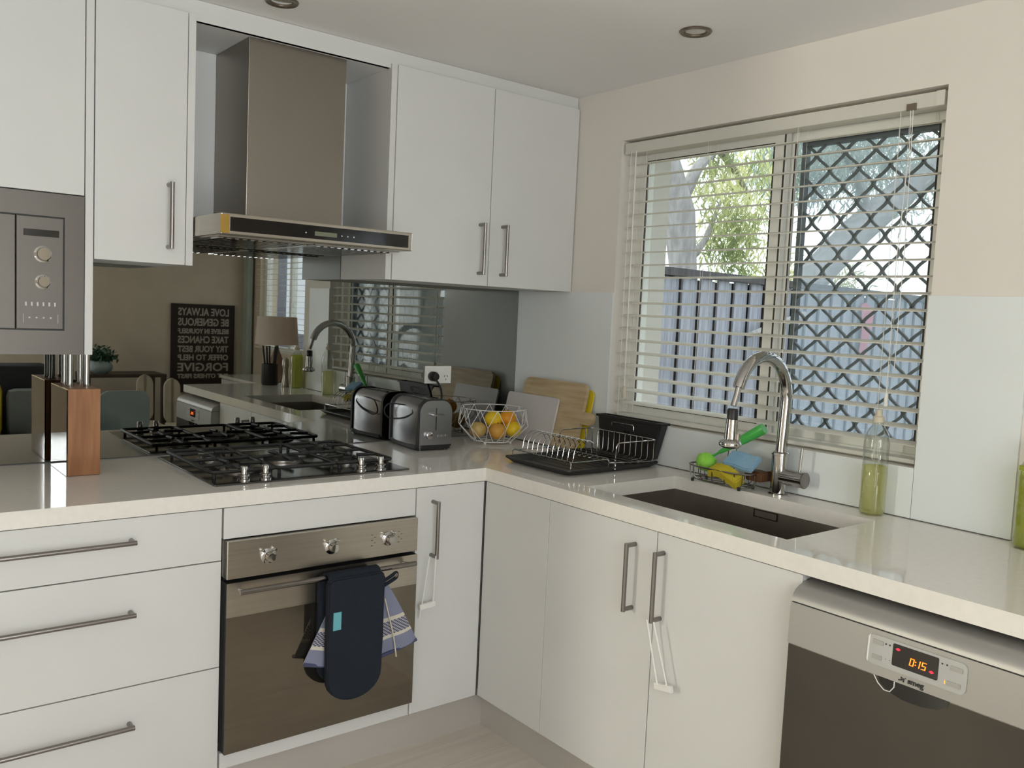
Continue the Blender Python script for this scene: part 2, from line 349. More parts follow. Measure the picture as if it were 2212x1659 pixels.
# ------------------------------------------------------------------ room shell
ZC = 2.244
XL, YR, XD, YK = -4.8, -4.8, .75, -2.06
fl = box('floor', XL, XD, YR, 0, -.12, -.008, 'plank'); struct(fl)
pl0 = None
for r in range(14):
    y1 = -.55 - r * .19; off = (r * .43) % 1.2
    xs = [-3.9 + off - 1.2 + k * 1.2 for k in range(5)]
    for k in range(4):
        x0, x1 = max(xs[k], -3.6), min(xs[k + 1], -.5)
        if x1 - x0 < .05: continue
        bm = bmesh.new(); add_box(bm, x0 + .0008, x1 - .0008, y1 - .189, y1 - .001, -.009, 0)
        o = bm_obj('plank', bm, 'plank'); o.parent = fl
ce = box('ceiling', XL, XD + .1, YR, .05, ZC, ZC + .1, 'ceil'); struct(ce)
struct(box('wall_back', XL, .27, .012, .14, -.1, ZC + .1, 'wall'))
WY0, WY1, WZ0, WZ1 = -1.7324, -.5535, 1.0394, 2.0523
bm = bmesh.new(); us = [YK, WY0, WY1, 0.012]; vs = [-.1, WZ0, WZ1, ZC + .1]
grid_slab(bm, us, vs, lambda i, j: not (i == 1 and j == 1), 0, .27, FX); struct(bm_obj('wall_right', bm, 'wall'))
struct(box('wall_return', .27, XD, YK, YK + .06, -.1, ZC + .1, 'dwall'))
struct(box('wall_outer', .27, XD + .16, YK + .06, YK + .14, -.3, ZC + .3, 'extdark'))
# dining side wall with a window opening
D0, D1, DZ0, DZ1 = -4.55, -3.5, .98, 2.0
bm = bmesh.new(); grid_slab(bm, [YR, D0, D1, YK], [-.1, DZ0, DZ1, ZC + .1], lambda i, j: not (i == 1 and j == 1), XD, XD + .16, FX); struct(bm_obj('wall_dining', bm, 'dwall'))
# rear wall with patio door, slit window and unseen door opening added for fill
bm = bmesh.new()
us = [XL, -4.35, -3.2, -2.885, -2.645, -2.48, -1.26, XD + .16]; vs = [-.1, .05, 1.54, 2.08, 2.2, ZC + .1]
def rs(i, j):
    if i == 1 and 1 <= j <= 2: return False
    if i == 5 and 1 <= j <= 2: return False
    if i == 3 and 2 <= j <= 3: return False
    return True
grid_slab(bm, us, vs, rs, YR - .12, YR, FY); struct(bm_obj('wall_rear', bm, 'dwall'))
bm = bmesh.new(); grid_slab(bm, [YR - .12, -.86, -.36, .14], [-.1, .7, 2.0, ZC + .1], lambda i, j: not (i == 1 and j == 1), XL - .12, XL, FX); struct(bm_obj('wall_left', bm, 'dwall'))

# ------------------------------------------------------------------ window 1 (kitchen)
def wpart(name, y0, y1, z0, z1, x0, x1, m, par, bev=.002): return box(name, x0, x1, y0, y1, z0, z1, m, par, bev)
win = bpy.data.objects.new('window_1', None); COL.objects.link(win); win.location = (.1, -1.14, WZ0); win['_t'] = 1; struct(win, 'white aluminium sliding window behind the blind')
bm = bmesh.new()
add_box(bm, .072, .15, WY0, WY1, WZ0, WZ0 + .016, .002); add_box(bm, .072, .15, WY0, WY1, WZ1 - .04, WZ1, .002)
add_box(bm, .072, .15, WY1 - .028, WY1, WZ0 + .016, WZ1 - .04, .002); add_box(bm, .072, .15, WY0, WY0 + .028, WZ0 + .016, WZ1 - .04, .002)
add_box(bm, .060, .072, WY0, WY1, WZ0, WZ0 + .008); add_box(bm, .088, .094, WY0, WY1, WZ0 + .016, WZ0 + .022)
bm_obj('window_frame', bm, 'frame', win)
def sash(x, y0, y1, wl_, wr, nm):
    bm = bmesh.new(); z0, z1 = WZ0 + .017, WZ1 - .041
    us = [y0, y0 + wl_, y1 - wr, y1]; vs = [z0, z0 + .028, z1 - .028, z1]
    grid_slab(bm, us, vs, lambda i, j: not (i == 1 and j == 1), x, x + .02, FX); s = bm_obj('sash', bm, 'frame', win)
    bm = bmesh.new(); us2 = [us[1], us[1] + .006, us[2] - .006, us[2]]; vs2 = [vs[1], vs[1] + .005, vs[2] - .005, vs[2]]
    grid_slab(bm, us2, vs2, lambda i, j: not (i == 1 and j == 1), x + .0005, x + .004, FX); g = bm_obj('gasket', bm, 'gasket'); g.parent = s
    p = wpart('pane', us2[1], us2[2], vs2[1], vs2[2], x + .008, x + .012, 'glass', None, 0); p.parent = s
    return s
sash(.074, -1.205, WY1 - .029, .045, .032, 'l')
sash(.100, WY0 + .029, -1.165, .03, .05, 'r')
box('gasket', .0735, .0745, -1.2, -1.194, WZ0 + .02, WZ1 - .045, 'gasket', win)
# insect mesh and security grille outside the sliding half
box('insect_screen', .158, .159, WY0 + .04, -1.235, WZ0 + .03, WZ1 - .06, 'mesh', win)
gr = bpy.data.objects.new('security_grille', None); COL.objects.link(gr); gr.parent = win; bpy.data.objects.remove(gr)
bm = bmesh.new()
gx = .136; hh, ww = .103, .098; gy0, gy1, gz0, gz1 = WY0 + .03, -1.232, WZ0 + .03, WZ1 - .06
nst = int((gy1 - gy0) / (ww / 2)) + 2
for k in range(nst):
    yc = gy1 - .012 - k * ww / 2; sgn = 1 if k % 2 else -1; pts = []
    nn = int((gz1 - gz0) / hh * 16)
    for i in range(nn + 1):
        z = gz1 - (gz1 - gz0) * i / nn; ph = ((gz1 - z) / hh) % 1.0
        tri = 1 - 4 * abs(ph - .5) if True else 0
        s_ = math.sin(tri * PI / 2); w_ = .25 * tri + .75 * s_
        y = yc + sgn * w_ * (ww / 4 - .0010)
        if gy0 < y < gy1: pts.append((y, z))
        else: pts.append(None)
    run = []
    def flush(run):
        for (a, b) in zip(run, run[1:]):
            pass
        if len(run) > 1:
            rings = []
            for j, (y, z) in enumerate(run):
                y2, z2 = run[min(j + 1, len(run) - 1)]; y1_, z1_ = run[max(j - 1, 0)]
                d = Vector((y2 - y1_, z2 - z1_)); d.normalize() if d.length else None; nx, nz_ = -d.y * .0034, d.x * .0034
                rings.append([bm.verts.new((gx, y + nx, z + nz_)), bm.verts.new((gx + .009, y + nx, z + nz_)), bm.verts.new((gx + .009, y - nx, z - nz_)), bm.verts.new((gx, y - nx, z - nz_))])
            for a, b in zip(rings, rings[1:]):
                for q in range(4): bm.faces.new((a[q], a[(q + 1) % 4], b[(q + 1) % 4], b[q]))
    for p in pts + [None]:
        if p is None: flush(run); run = []
        else: run.append(p)
o = bm_obj('security_grille', bm, 'grille', win)
bm = bmesh.new(); grid_slab(bm, [gy0 - .005, gy0 + .012, gy1 - .004, gy1 + .010], [gz0 - .015, gz0 + .008, gz1 - .022, gz1 + .01], lambda i, j: not (i == 1 and j == 1), .130, .156, FX)
bm_obj('grille_frame', bm, 'grille', win)
# window 2 in the dining wall, patio door, slit window, side window
w2 = bpy.data.objects.new('window_2', None); COL.objects.link(w2); w2['_t'] = 1; w2.location = (XD, -4.0, DZ0); struct(w2, 'window with white slatted blind, seen reflected in the mirror')
bm = bmesh.new(); grid_slab(bm, [D0, D0 + .05, -4.03, -3.99, D1 - .05, D1], [DZ0, DZ0 + .05, DZ1 - .05, DZ1], lambda i, j: not (i in (1, 3) and j == 1), XD + .04, XD + .09, FX); bm_obj('window_frame', bm, 'frame', w2)
box('pane', XD + .06, XD + .064, D0 + .05, D1 - .05, DZ0 + .05, DZ1 - .05, 'glass', w2)
for nm, (x0, x1, z0, z1) in {'door_1': (-4.35, -3.2, .05, 2.08), 'door_added': (-2.48, -1.26, .05, 2.08), 'window_3': (-2.885, -2.645, 1.54, 2.2)}.items():  # second door is unseen, added to carry the front fill
    e = bpy.data.objects.new(nm, None); COL.objects.link(e); e['_t'] = 1; e.location = ((x0 + x1) / 2, YR, z0); struct(e)
    xm = (x0 + x1) / 2; b_ = .05 if nm.startswith('door') else .012
    us = [x0, x0 + b_, xm - b_ / 2, xm + b_ / 2, x1 - b_, x1] if nm.startswith('door') else [x0, x0 + b_, x1 - b_, x1]
    bm = bmesh.new(); grid_slab(bm, us, [z0, z0 + b_, z1 - b_, z1], (lambda i, j: not (i in (1, 3) and j == 1)), YR - .09, YR - .04, FY); bm_obj('frame', bm, 'frame', e)
    box('pane', x0 + b_, x1 - b_, YR - .07, YR - .066, z0 + b_, z1 - b_, 'glass', e)
e = bpy.data.objects.new('window_4', None); COL.objects.link(e); e['_t'] = 1; e.location = (XL, -.61, .7); struct(e)
bm = bmesh.new(); grid_slab(bm, [-.86, -.83, -.39, -.36], [.7, .73, 1.97, 2.0], lambda i, j: not (i == 1 and j == 1), XL - .09, XL - .04, FX); bm_obj('frame', bm, 'frame', e)
box('pane', XL - .07, XL - .066, -.83, -.39, .73, 1.97, 'glass', e)

# ------------------------------------------------------------------ kitchen joinery
BZ, BT = .90, .0422
D1y, D2x = -.6176, -.6082
FYp, FXp = -.6129, -.6035            # door faces
def d_handle(par, axis, c, length, proud, face, off=.034):
    """bar handle: axis 'v' vertical on y-face, 'h' horizontal on y-face, 'vx' vertical on x-face; c=(x or y, z centre)"""
    r = .0062; pts = []
    if axis == 'v': A = (c[0], face, c[1] + length / 2); Bq = (c[0], face, c[1] - length / 2); n = Vector((0, -off, 0))
    if axis == 'h': A = (c[0] - length / 2, face, c[1]); Bq = (c[0] + length / 2, face, c[1]); n = Vector((0, -off, 0))
    if axis == 'vx': A = (face, c[0], c[1] + length / 2); Bq = (face, c[0], c[1] - length / 2); n = Vector((-off, 0, 0))
    A, Bq = Vector(A), Vector(Bq); pts = [A, A + n, Bq + n, Bq]
    d = (Bq - A).normalized()
    bm = bmesh.new(); add_tube(bm, [A, A + n * .98], r, 12); add_tube(bm, [Bq, Bq + n * .98], r, 12)
    add_tube(bm, [A + n - d * r * .9, Bq + n + d * r * .9], r, 12)
    o = bm_obj('handle', bm, 'handle', None, True); o.parent = par; return o
def front(name, x0, x1, z0, z1, par, face=FYp, th=.018, axis='y', m='cab'):
    if axis == 'y': return box(name, x0, x1, face, face + th, z0, z1, m, par, .0012)
    return box(name, face, face + th, x0, x1, z0, z1, m, par, .0012)
KZ = .13; FT = BZ - BT - .003
# drawers
t = thing('drawer_cabinet', 'white three-drawer base cabinet left of the oven', 'cabinet', (-1.93, -.3, 0))
box('body', -2.40, -1.476, -.592, -.02, KZ, BZ - BT - .001, 'cabin', t)
for z0, z1, hz in ((.7145, FT, .798), (.4225, .7115, .614), (KZ + .001, .4195, .324)):
    d = front('drawer', -2.398, -1.478, z0, z1, t); d_handle(d, 'h', (-1.935, hz), .456, 0, FYp, .03)
# oven housing
t = thing('oven_cabinet', 'white oven housing cabinet with plain panel above the oven', 'cabinet', (-1.17, -.3, 0))
box('body', -1.4745, -.8735, -.02, -.03, KZ, BZ - BT - .002, 'cabin', t)
box('side_panel', -1.4745, -1.4715, -.592, -.03, KZ, BZ - BT - .002, 'cabin', t); box('side_panel', -.8765, -.8735, -.592, -.03, KZ, BZ - BT - .002, 'cabin', t)
front('upper_panel', -1.4725, -.8725, .7705, FT, t); front('lower_panel', -1.4725, -.8725, KZ + .001, .1765, t)
# narrow cabinet
t = thing('narrow_cabinet', 'narrow white one-door base cabinet between oven and inner corner', 'cabinet', (-.74, -.3, 0))
box('body', -.872, -.612, -.592, -.03, KZ, BZ - BT - .001, 'cabin', t)
d = front('door', -.8685, -.6085, KZ + .001, FT, t); d_handle(d, 'v', (-.809, .7225), .17, 0, FYp)
box('corner_gap_shadow', -.6060, -.6030, -.6125, -.6095, KZ, FT, 'gap', t)  # dark strip painting the shade in the gap between the corner fronts
# side run
t = thing('corner_cabinet', 'white handleless corner panel cabinet on the window-side run', 'cabinet', (-.3, -.78, 0))
box('body', -.585, -.02, -.935, -.62, KZ, BZ - BT - .001, 'cabin', t)
front('panel', -.9335, -.6165, KZ + .001, FT, t, FXp, axis='x')
t = thing('sink_cabinet', 'white two-door cabinet under the sink', 'cabinet', (-.3, -1.36, 0))
bm = bmesh.new(); add_box(bm, -.585, -.02, -.944, -.936, KZ, BZ - BT - .001); add_box(bm, -.585, -.02, -1.79, -1.775, KZ, BZ - BT - .001); add_box(bm, -.585, -.02, -1.775, -.944, KZ, KZ + .018); add_box(bm, -.03, -.02, -1.775, -.944, KZ + .018, BZ - BT - .001)
bm_obj('body', bm, 'cabin', t)
d = front('door', -1.3615, -.9355, KZ + .001, FT, t, FXp, axis='x'); d_handle(d, 'vx', (-1.287, .718), .174, 0, FXp)
d = front('door', -1.7925, -1.3645, KZ + .001, FT, t, FXp, axis='x'); d_handle(d, 'vx', (-1.388, .718), .174, 0, FXp)
# kickboards
struct(box('trim_1', -2.40, -.549, -.5695, -.557, 0, KZ - .001, 'kick')); struct(box('trim_2', -.5495, -.537, -1.79, -.5695, 0, KZ - .001, 'kick'))
struct(box('trim_3', -.5515, -.5475, -.5590, -.5550, 0, KZ - .001, 'gap'))
# benchtop (L with sink cut-out and hob cut-out)
SX0, SX1, SY0, SY1 = -.5166, -.1137, -1.6897, -.9959
HX0, HX1, HY0, HY1 = -1.43, -.90, -.52, -.08
us = sorted([-2.40, D2x, SX0, SX1, 0, HX0, HX1]); vs = sorted([-2.38, SY0, SY1, D1y, 0, HY0, HY1])
def bsol(i, j):
    x = (us[i] + us[i + 1]) / 2; y = (vs[j] + vs[j + 1]) / 2
    if y < D1y and x < D2x: return False
    if SX0 < x < SX1 and SY0 < y < SY1: return False
    if HX0 < x < HX1 and HY0 < y < HY1: return False
    return True
bm = bmesh.new(); grid_slab(bm, us, vs, bsol, BZ - BT, BZ, FZ)
tag(bm_obj('benchtop', bm, 'bench'), 'pale polished stone L-shaped benchtop running round the corner', 'benchtop')
# sink
t = thing('sink', 'undermount brushed steel sink bowl below the window', 'sink', (-.315, -1.34, .66))
bm = bmesh.new(); us = [SX0 - .004, SX0 + .0, SX1, SX1 + .004]; zt = BZ - BT
o_ = .003
def ring(z, e): return [bm.verts.new(p) for p in ((SX0 - o_ + e, SY0 - o_ + e, z), (SX1 + o_ - e, SY0 - o_ + e, z), (SX1 + o_ - e, SY1 + o_ - e, z), (SX0 - o_ + e, SY1 + o_ - e, z))]
R0, R1 = ring(zt, 0), ring(.665, 0); r0, r1 = ring(zt, .0025), ring(.668, .0025)
for i in range(4):
    j = (i + 1) % 4
    bm.faces.new((R0[i], R0[j], R1[j], R1[i])); bm.faces.new((r0[j], r0[i], r1[i], r1[j])); bm.faces.new((R0[j], R0[i], r0[i], r0[j]))
bm.faces.new(R1); bm.faces.new(r1[::-1]); bm_obj('bowl', bm, 'sinksteel', t)
bm = bmesh.new(); grid_slab(bm, [-1.392, -1.388, -1.312, -1.308], [.832, .835, .853, .856], lambda i, j: not (i == 1 and j == 1), SX1 - .004, SX1 + .0005, FX); bm_obj('overflow_trim', bm, 'chrome', t)
box('overflow_slot', SX1 - .002, SX1 + .001, -1.388, -1.312, .835, .853, 'sinksteel', t)
lathe('drain', [(.02, .668), (.045, .670), (.045, .672), (.03, .672), (.026, .6695)], (-.315, -1.34, 0), 'chrome', t)

# ------------------------------------------------------------------ splashbacks
t = thing('mirror_splashback', 'grey tinted mirror splashback along the hob wall', 'splashback', (-1.2, 0, BZ))
box('mirror_panel', -2.40, -.0065, 0.0, .006, BZ + .001, 1.75, 'mirror', t)
box('sealant_line', -2.40, -.0065, -.0015, 0, BZ + .0005, BZ + .003, 'gap', t)
t = thing('glass_splashback', 'white glass splashback on the window wall', 'splashback', (0, -1.0, BZ))
bm = bmesh.new(); grid_slab(bm, [-1.7275, WY1, -.0], [BZ + .001, WZ0, 1.501], lambda i, j: not (i == 0 and j == 1), -.006, 0, FX); bm_obj('glass_panel', bm, 'wglass', t)
box('glass_panel', -.006, 0, -1.983, -1.7290, BZ + .001, 1.503, 'wglass', t)
box('sealant_line', -.0075, -.006, -1.983, -.01, BZ + .0003, BZ + .0025, 'gap', t)

# ------------------------------------------------------------------ wall cabinets
yu = -.3203
ZU = 1.5003; ZD = 2.199
t = thing('tall_bulkhead', 'white bulkhead fascia running along the top of the wall cabinets', 'bulkhead', (-1.2, -.3, 2.2))
box('fascia', -2.445, -.003, yu + .014, yu + .030, ZD + .002, ZC - .001, 'cab', t)
box('fascia', -1.488, -.832, yu + .0135, yu + .0135 + .0165, 2.186, 2.2012, 'cab', t)
# left single door
t = thing('wall_cabinet', 'white single-door wall cabinet between microwave and rangehood', 'cabinet', (-1.61, -.16, ZU))
box('body', -1.728, -1.489, yu + .019, -.002, ZU + .001, ZD, 'cabin', t)
d = front('door', -1.7295, -1.4905, ZU, ZD, t, yu); d_handle(d, 'v', (-1.538, 1.6335), .172, 0, yu)
box('end_panel', -1.4885, -1.4685, yu + .001, -.002, ZU, ZD, 'cab', t)
# right double door
t = thing('wall_cabinet', 'white two-door wall cabinet in the corner beside the window', 'cabinet', (-.41, -.16, ZU))
box('body', -.812, -.005, yu + .019, -.002, ZU + .0015, ZD, 'cabin', t)
box('end_panel', -.8345, -.8135, yu + .004, -.002, ZU, ZD, 'cab', t)
d = front('door', -.8115, -.4145, ZU, ZD, t, yu); d_handle(d, 'v', (-.4575, 1.6295), .171, 0, yu)
d = front('door', -.4115, -.005, ZU, ZD, t, yu); d_handle(d, 'v', (-.3565, 1.6305), .173, 0, yu)
# niche back + ceiling
t = thing('hood_niche', 'white lining of the recess around the rangehood chimney', 'lining', (-1.15, -.1, 1.62))
box('back_panel', -1.4675, -.8355, -.009, -.003, 1.62, 2.186, 'cabin', t)
box('top_panel', -1.4675, -.8355, yu + .016, -.010, 2.186, 2.196, 'cabin', t)
# microwave tower
t = thing('microwave_cabinet', 'white wall cabinet holding the built-in microwave', 'cabinet', (-2.1, -.16, 1.24))
box('side_panel', -1.7525, -1.7325, yu - .003, -.002, 1.243, ZD + .001, 'cab', t, .002)
box('side_panel', -2.42, -2.40, yu - .003, -.002, 1.243, ZD + .001, 'cab', t, .002)
front('door', -2.398, -1.7545, 1.664, ZD, t, yu); box('body', -2.398, -1.754, yu + .019, -.002, 1.664, ZD, 'cabin', t)
box('base_panel', -2.398, -1.754, yu + .022, -.002, 1.243, 1.256, 'cabin', t)
m = thing('microwave', 'built-in steel microwave with two round knobs under the wall cabinet', 'microwave', (-2.07, -.3, 1.26))
box('body', -2.39, -1.76, yu + .02, -.03, 1.258, 1.66, 'black', m)
bm = bmesh.new(); grid_slab(bm, [-2.398, -2.34, -1.8015, -1.7545], [1.2435, 1.306, 1.6015, 1.661], lambda i, j: not (i == 1 and j == 1), yu - .002, yu + .018, FY); bm_obj('trim_frame', bm, 'mwsteel', m)
bm = bmesh.new(); grid_slab(bm, [-2.34, -2.337, -1.8045, -1.8015], [1.306, 1.309, 1.5985, 1.6015], lambda i, j: not (i == 1 and j == 1), yu + .002, yu + .018, FY); bm_obj('shadow_gap', bm, 'black', m)
d = box('door', -2.337, -1.9155, yu - .004, yu + .018, 1.309, 1.5985, 'mwsteel', m, .002)
box('door_window', -2.30, -1.955, yu - .0055, yu - .004, 1.335, 1.575, 'ovenglass').parent = d
c = box('control_panel', -1.9135, -1.8045, yu - .004, yu + .018, 1.309, 1.5985, 'mwsteel', m, .002)
box('display', -1.898, -1.8155, yu - .0055, yu - .004, 1.548, 1.5655, 'display').parent = c
for zk, rk in ((1.503, .0175), (1.432, .0150)):
    k = lathe('knob', [(rk + .004, 0), (rk + .004, .0015), (rk, .003), (rk, .018), (rk - .002, .020)], (-1.853, yu - .004, zk), 'chrome', None, 26, 'y'); k.parent = c
bm = bmesh.new()
for k in range(4): add_box(bm, -1.886 + k * .0165, -1.882 + k * .0165, yu - .0048, yu - .004, 1.337, 1.341)
for k in range(6): add_box(bm, -1.894 + k * .0135, -1.890 + k * .0135, yu - .0046, yu - .004, 1.369, 1.379)
add_box(bm, -1.898, -1.897, yu - .0046, yu - .004, 1.325, 1.348); add_box(bm, -1.818, -1.817, yu - .0046, yu - .004, 1.325, 1.348)
o = bm_obj('button_marks', bm, 'printg'); o.parent = c; o['kind'] = 'stuff'

# ------------------------------------------------------------------ rangehood
t = thing('rangehood', 'stainless canopy rangehood with tall square chimney above the hob', 'rangehood', (-1.17, -.2, 1.585))
box('chimney', -1.301, -.982, -.283, -.010, 1.636, 2.1855, 'hoodsteel', t, .002)
bm = bmesh.new(); add_box(bm, -1.4655, -.8665, -.53, -.0085, 1.5835, 1.6395, .003)
o = bm_obj('canopy', bm, 'ovensteel', t)
p = box('control_strip', -1.441, -.882, -.5318, -.5295, 1.5925, 1.6300, 'blackgloss', t)
box('display', -1.195, -1.125, -.5326, -.5318, 1.602, 1.614, 'lcd').parent = p
for xx in (-1.222, -1.109, -1.09, -1.07):
    lathe('touch_button', [(.0022, 0), (.0022, .0008)], (xx, -.5318, 1.608), 'printg', None, 10, 'y').parent = p
box('end_cap', -1.4665, -1.4425, -.5312, -.529, 1.586, 1.635, 'brass', t)
for k in range(2):
    x0 = -1.455 + k * .292; f = box('filter', x0, x0 + .287, -.47, -.05, 1.5805, 1.5855, 'steel', t)
    for q in range(12):
        xx = x0 + .012 + q * .0225; b_ = box('baffle_slat', xx, xx + .012, -.455, -.065, 1.5765, 1.5805, 'chrome'); b_.parent = f
# ------------------------------------------------------------------ oven
t = thing('oven', 'stainless built-in oven with dark glass door and three knobs', 'oven', (-1.17, -.35, .178))
OX0, OX1 = -1.4695, -.8745
box('body', OX0 + .01, OX1 - .01, -.59, -.05, .18, .765, 'black', t)
c = box('control_panel', OX0, OX1, -.634, -.592, .6645, .7675, 'ovensteel', t, .0015)
for xx in (-1.356, -1.166, -.978):
    k = lathe('knob', [(.0215, 0), (.0215, .003), (.017, .005), (.0135, .008), (.0125, .022), (.0115, .026), (.006, .0265)], (xx, -.634, .716), 'chrome', None, 24, 'y'); k.parent = c
    for sx in (-1, 1): b_ = lathe('knob_ear', [(.0045, 0), (.0045, .012), (.003, .014)], (xx + sx * .017, -.634, .7335), 'chrome', None, 10, 'y'); b_.parent = k
bm = bmesh.new()
for xx in (-1.037, -.945):
    for q in range(5): add_box(bm, xx + (q % 2) * .010, xx + .006 + (q % 2) * .010, -.6345, -.634, .700 + q * .008, .7015 + q * .008)
o = bm_obj('panel_marks', bm, 'print'); o.parent = c; o['kind'] = 'stuff'
box('vent_gap', OX0 + .002, OX1 - .002, -.60, -.592, .655, .6645, 'black', t)
d = box('door', OX0, OX1, -.634, -.592, .181, .6545, 'black', t, .001)
box('door_band', OX0, OX1, -.637, -.634, .5605, .6545, 'ovensteel').parent = d
box('door_glass', OX0, OX1, -.637, -.634, .181, .5600, 'ovenglass').parent = d
bm = bmesh.new(); add_tube(bm, [(-1.450, -.678, .640), (-.905, -.678, .640)], .0075, 14)
for xx in (-1.435, -.925): add_tube(bm, [(xx, -.637, .632), (xx, -.678, .640)], .0065, 10)
o = bm_obj('handle', bm, 'handle', None, True); o.parent = d
# ------------------------------------------------------------------ cooktop
t = thing('gas_cooktop', 'stainless gas cooktop with black trivets and four chrome knobs', 'cooktop', (-1.16, -.3, BZ))
box('steel_plate', -1.4745, -.8575, -.547, -.046, BZ + .0005, BZ + .005, 'hobplate', t, .002)
for xx, yy in ((-1.377, -.505), (-1.317, -.512), (-1.007, -.505), (-.942, -.512)):
    lathe('knob', [(.0185, 0), (.0185, .003), (.0125, .005), (.0125, .009), (.0165, .012), (.0165, .015), (.010, .017), (.0095, .037), (.008, .039)], (xx, yy, BZ + .005), 'chrome', t, 22)
for xx, yy, rr in ((-1.34, -.36, .038), (-1.345, -.15, .030), (-1.165, -.27, .058), (-.985, -.37, .030), (-.985, -.15, .038)):
    b_ = lathe('burner', [(rr + .012, 0), (rr + .012, .004), (rr, .006), (rr, .010)], (xx, yy, BZ + .005), 'steel', t, 24)
    lathe('burner_cap', [(rr - .002, .010), (rr - .002, .014), (rr - .01, .0165)], (xx, yy, BZ + .005), 'castiron', None, 24).parent = b_
for x0, x1 in ((-1.455, -1.265), (-1.262, -1.068), (-1.065, -.872)):
    bm = bmesh.new(); z = BZ + .023; y0, y1 = -.465, -.065; r_ = .0055
    add_tube(bm, fillet([(x0, y0, z), (x1, y0, z), (x1, y1, z), (x0, y1, z)], .02, 4, True), r_, 6, True)
    xm = (x0 + x1) / 2
    for yy in ((-.36, -.15) if x0 != -1.262 else (-.27,)):
        for a in range(4):
            dx, dy = math.cos(a * PI / 2), math.sin(a * PI / 2)
            e = Vector((xm + dx * (x1 - x0) / 2, yy + dy * .09, z)); s_ = Vector((xm + dx * .026, yy + dy * .026, z + .003))
            add_tube(bm, [s_, e], r_, 6)
    if x0 != -1.262: add_tube(bm, [(x0, -.255, z), (x1, -.255, z)], r_, 6)
    for cx_ in (x0 + .012, x1 - .012):
        for cy_ in (y0 + .012, y1 - .012): add_tube(bm, [(cx_, cy_, z), (cx_, cy_, BZ + .0052)], .005, 6)
    bm_obj('trivet', bm, 'castiron', t, True)

# ------------------------------------------------------------------ tap
t = thing('mixer_tap', 'chrome gooseneck mixer tap with pull-out spray head behind the sink', 'tap', (-.058, -1.347, BZ))
lathe('base', [(.030, 0), (.030, .004), (.0245, .007), (.0245, .120), (.0262, .121), (.0262, .127), (.0225, .130)], (-.058, -1.347, BZ), 'chrome', t)
P_ = [(-.056, -1.347, 1.02), (-.052, -1.347, 1.12), (-.048, -1.347, 1.19)]
cx_, cz_, ra = -.168, 1.19, .120
for k in range(1, 17):
    a = k / 16 * math.radians(163); P_.append((cx_ + ra * math.cos(a), -1.347, cz_ + ra * math.sin(a) * 1.04))
tube('spout', P_, .0172, 'chrome', t, 16)
ex, ez = P_[-1][0], P_[-1][2]
tube('hose', [(ex, -1.347, ez), (ex - .006, -1.347, ez - .02), (-.300, -1.347, 1.175)], .0085, 'chrome', t, 12)
dr = Vector((-.303, -1.347, 1.066)) - Vector((-.300, -1.347, 1.178)); zq = (-dr).to_track_quat('Z', 'Y').to_matrix().to_4x4()
h = lathe('spray_head', [(.010, .007), (.021, .004), (.031, .010), (.0325, .017), (.029, .024), (.0185, .030), (.0165, .085)], (-.304, -1.347, 1.052), 'chrome', t, 28, 'z', zq)
lathe('collar', [(.0155, .085), (.0155, .112), (.0125, .116)], (-.304, -1.347, 1.052), 'black', t, 24, 'z', zq)
box('spray_button', -.302, -.292, -1.372, -1.362, 1.078, 1.100, 'steel', t, .003)
lv = tube('lever_body', [(-.058, -1.36, .957), (-.058, -1.432, .957)], .0235, 'chrome', t, 26)
lathe('lever_cap', [(.0235, 0), (.0245, .001), (.0245, .004), (.022, .005)], (-.058, -1.432, .957), 'handle', t, 28, 'y')
tube('lever_rod', [(-.058, -1.415, .975), (-.056, -1.418, 1.05)], .0042, 'chrome', t, 10)

# ------------------------------------------------------------------ power point, toaster
t = thing('power_point', 'white double power point on the mirror behind the toaster', 'power outlet', (-.402, 0, 1.153))
box('plate', -.4625, -.3405, -.0095, -.0005, 1.119, 1.188, 'white', t, .002)
for xx in (-.437, -.366): box('switch', xx - .006, xx + .006, -.0125, -.0095, 1.170, 1.180, 'white', t, .001)
bm = bmesh.new()
for sx, ang in ((-.006, 25), (.006, -25)): add_box(bm, -.001, .001, -.0012, 0, -.004, .004, 0, Matrix.Translation((-.366 + sx, -.0095, 1.148)) @ Matrix.Rotation(math.radians(ang), 4, 'Y'))
add_box(bm, -.367, -.365, -.0107, -.0095, 1.131, 1.138); bm_obj('socket_slots', bm, 'print', t)
t = thing('toaster', 'brushed steel two-slice toaster standing in front of the mirror', 'toaster', (-.565, -.14, BZ))
TX0, TX1, TY0, TY1 = -.632, -.497, -.262, -.030; TZ = 1.083
def tprof(x0, x1, zb, zt, r, dome=.006):
    o = [(x0, zb), (x1, zb)]
    for k in range(9): a = math.radians(90 * k / 8); o.append((x1 - r + r * math.cos(a), zt - r + r * math.sin(a)))
    for k in range(9): a = math.radians(90 + 90 * k / 8); o.append((x0 + r + r * math.cos(a), zt - r + r * math.sin(a)))
    return o
rzt = Matrix.Rotation(math.radians(-4), 4, 'Z'); ct = Vector((-.565, -.146, 0))
def tf(u, v, w):
    q = (w - TY0) / (TY1 - TY0); p = rzt @ (Vector((u, w, v)) - ct) + ct; return p
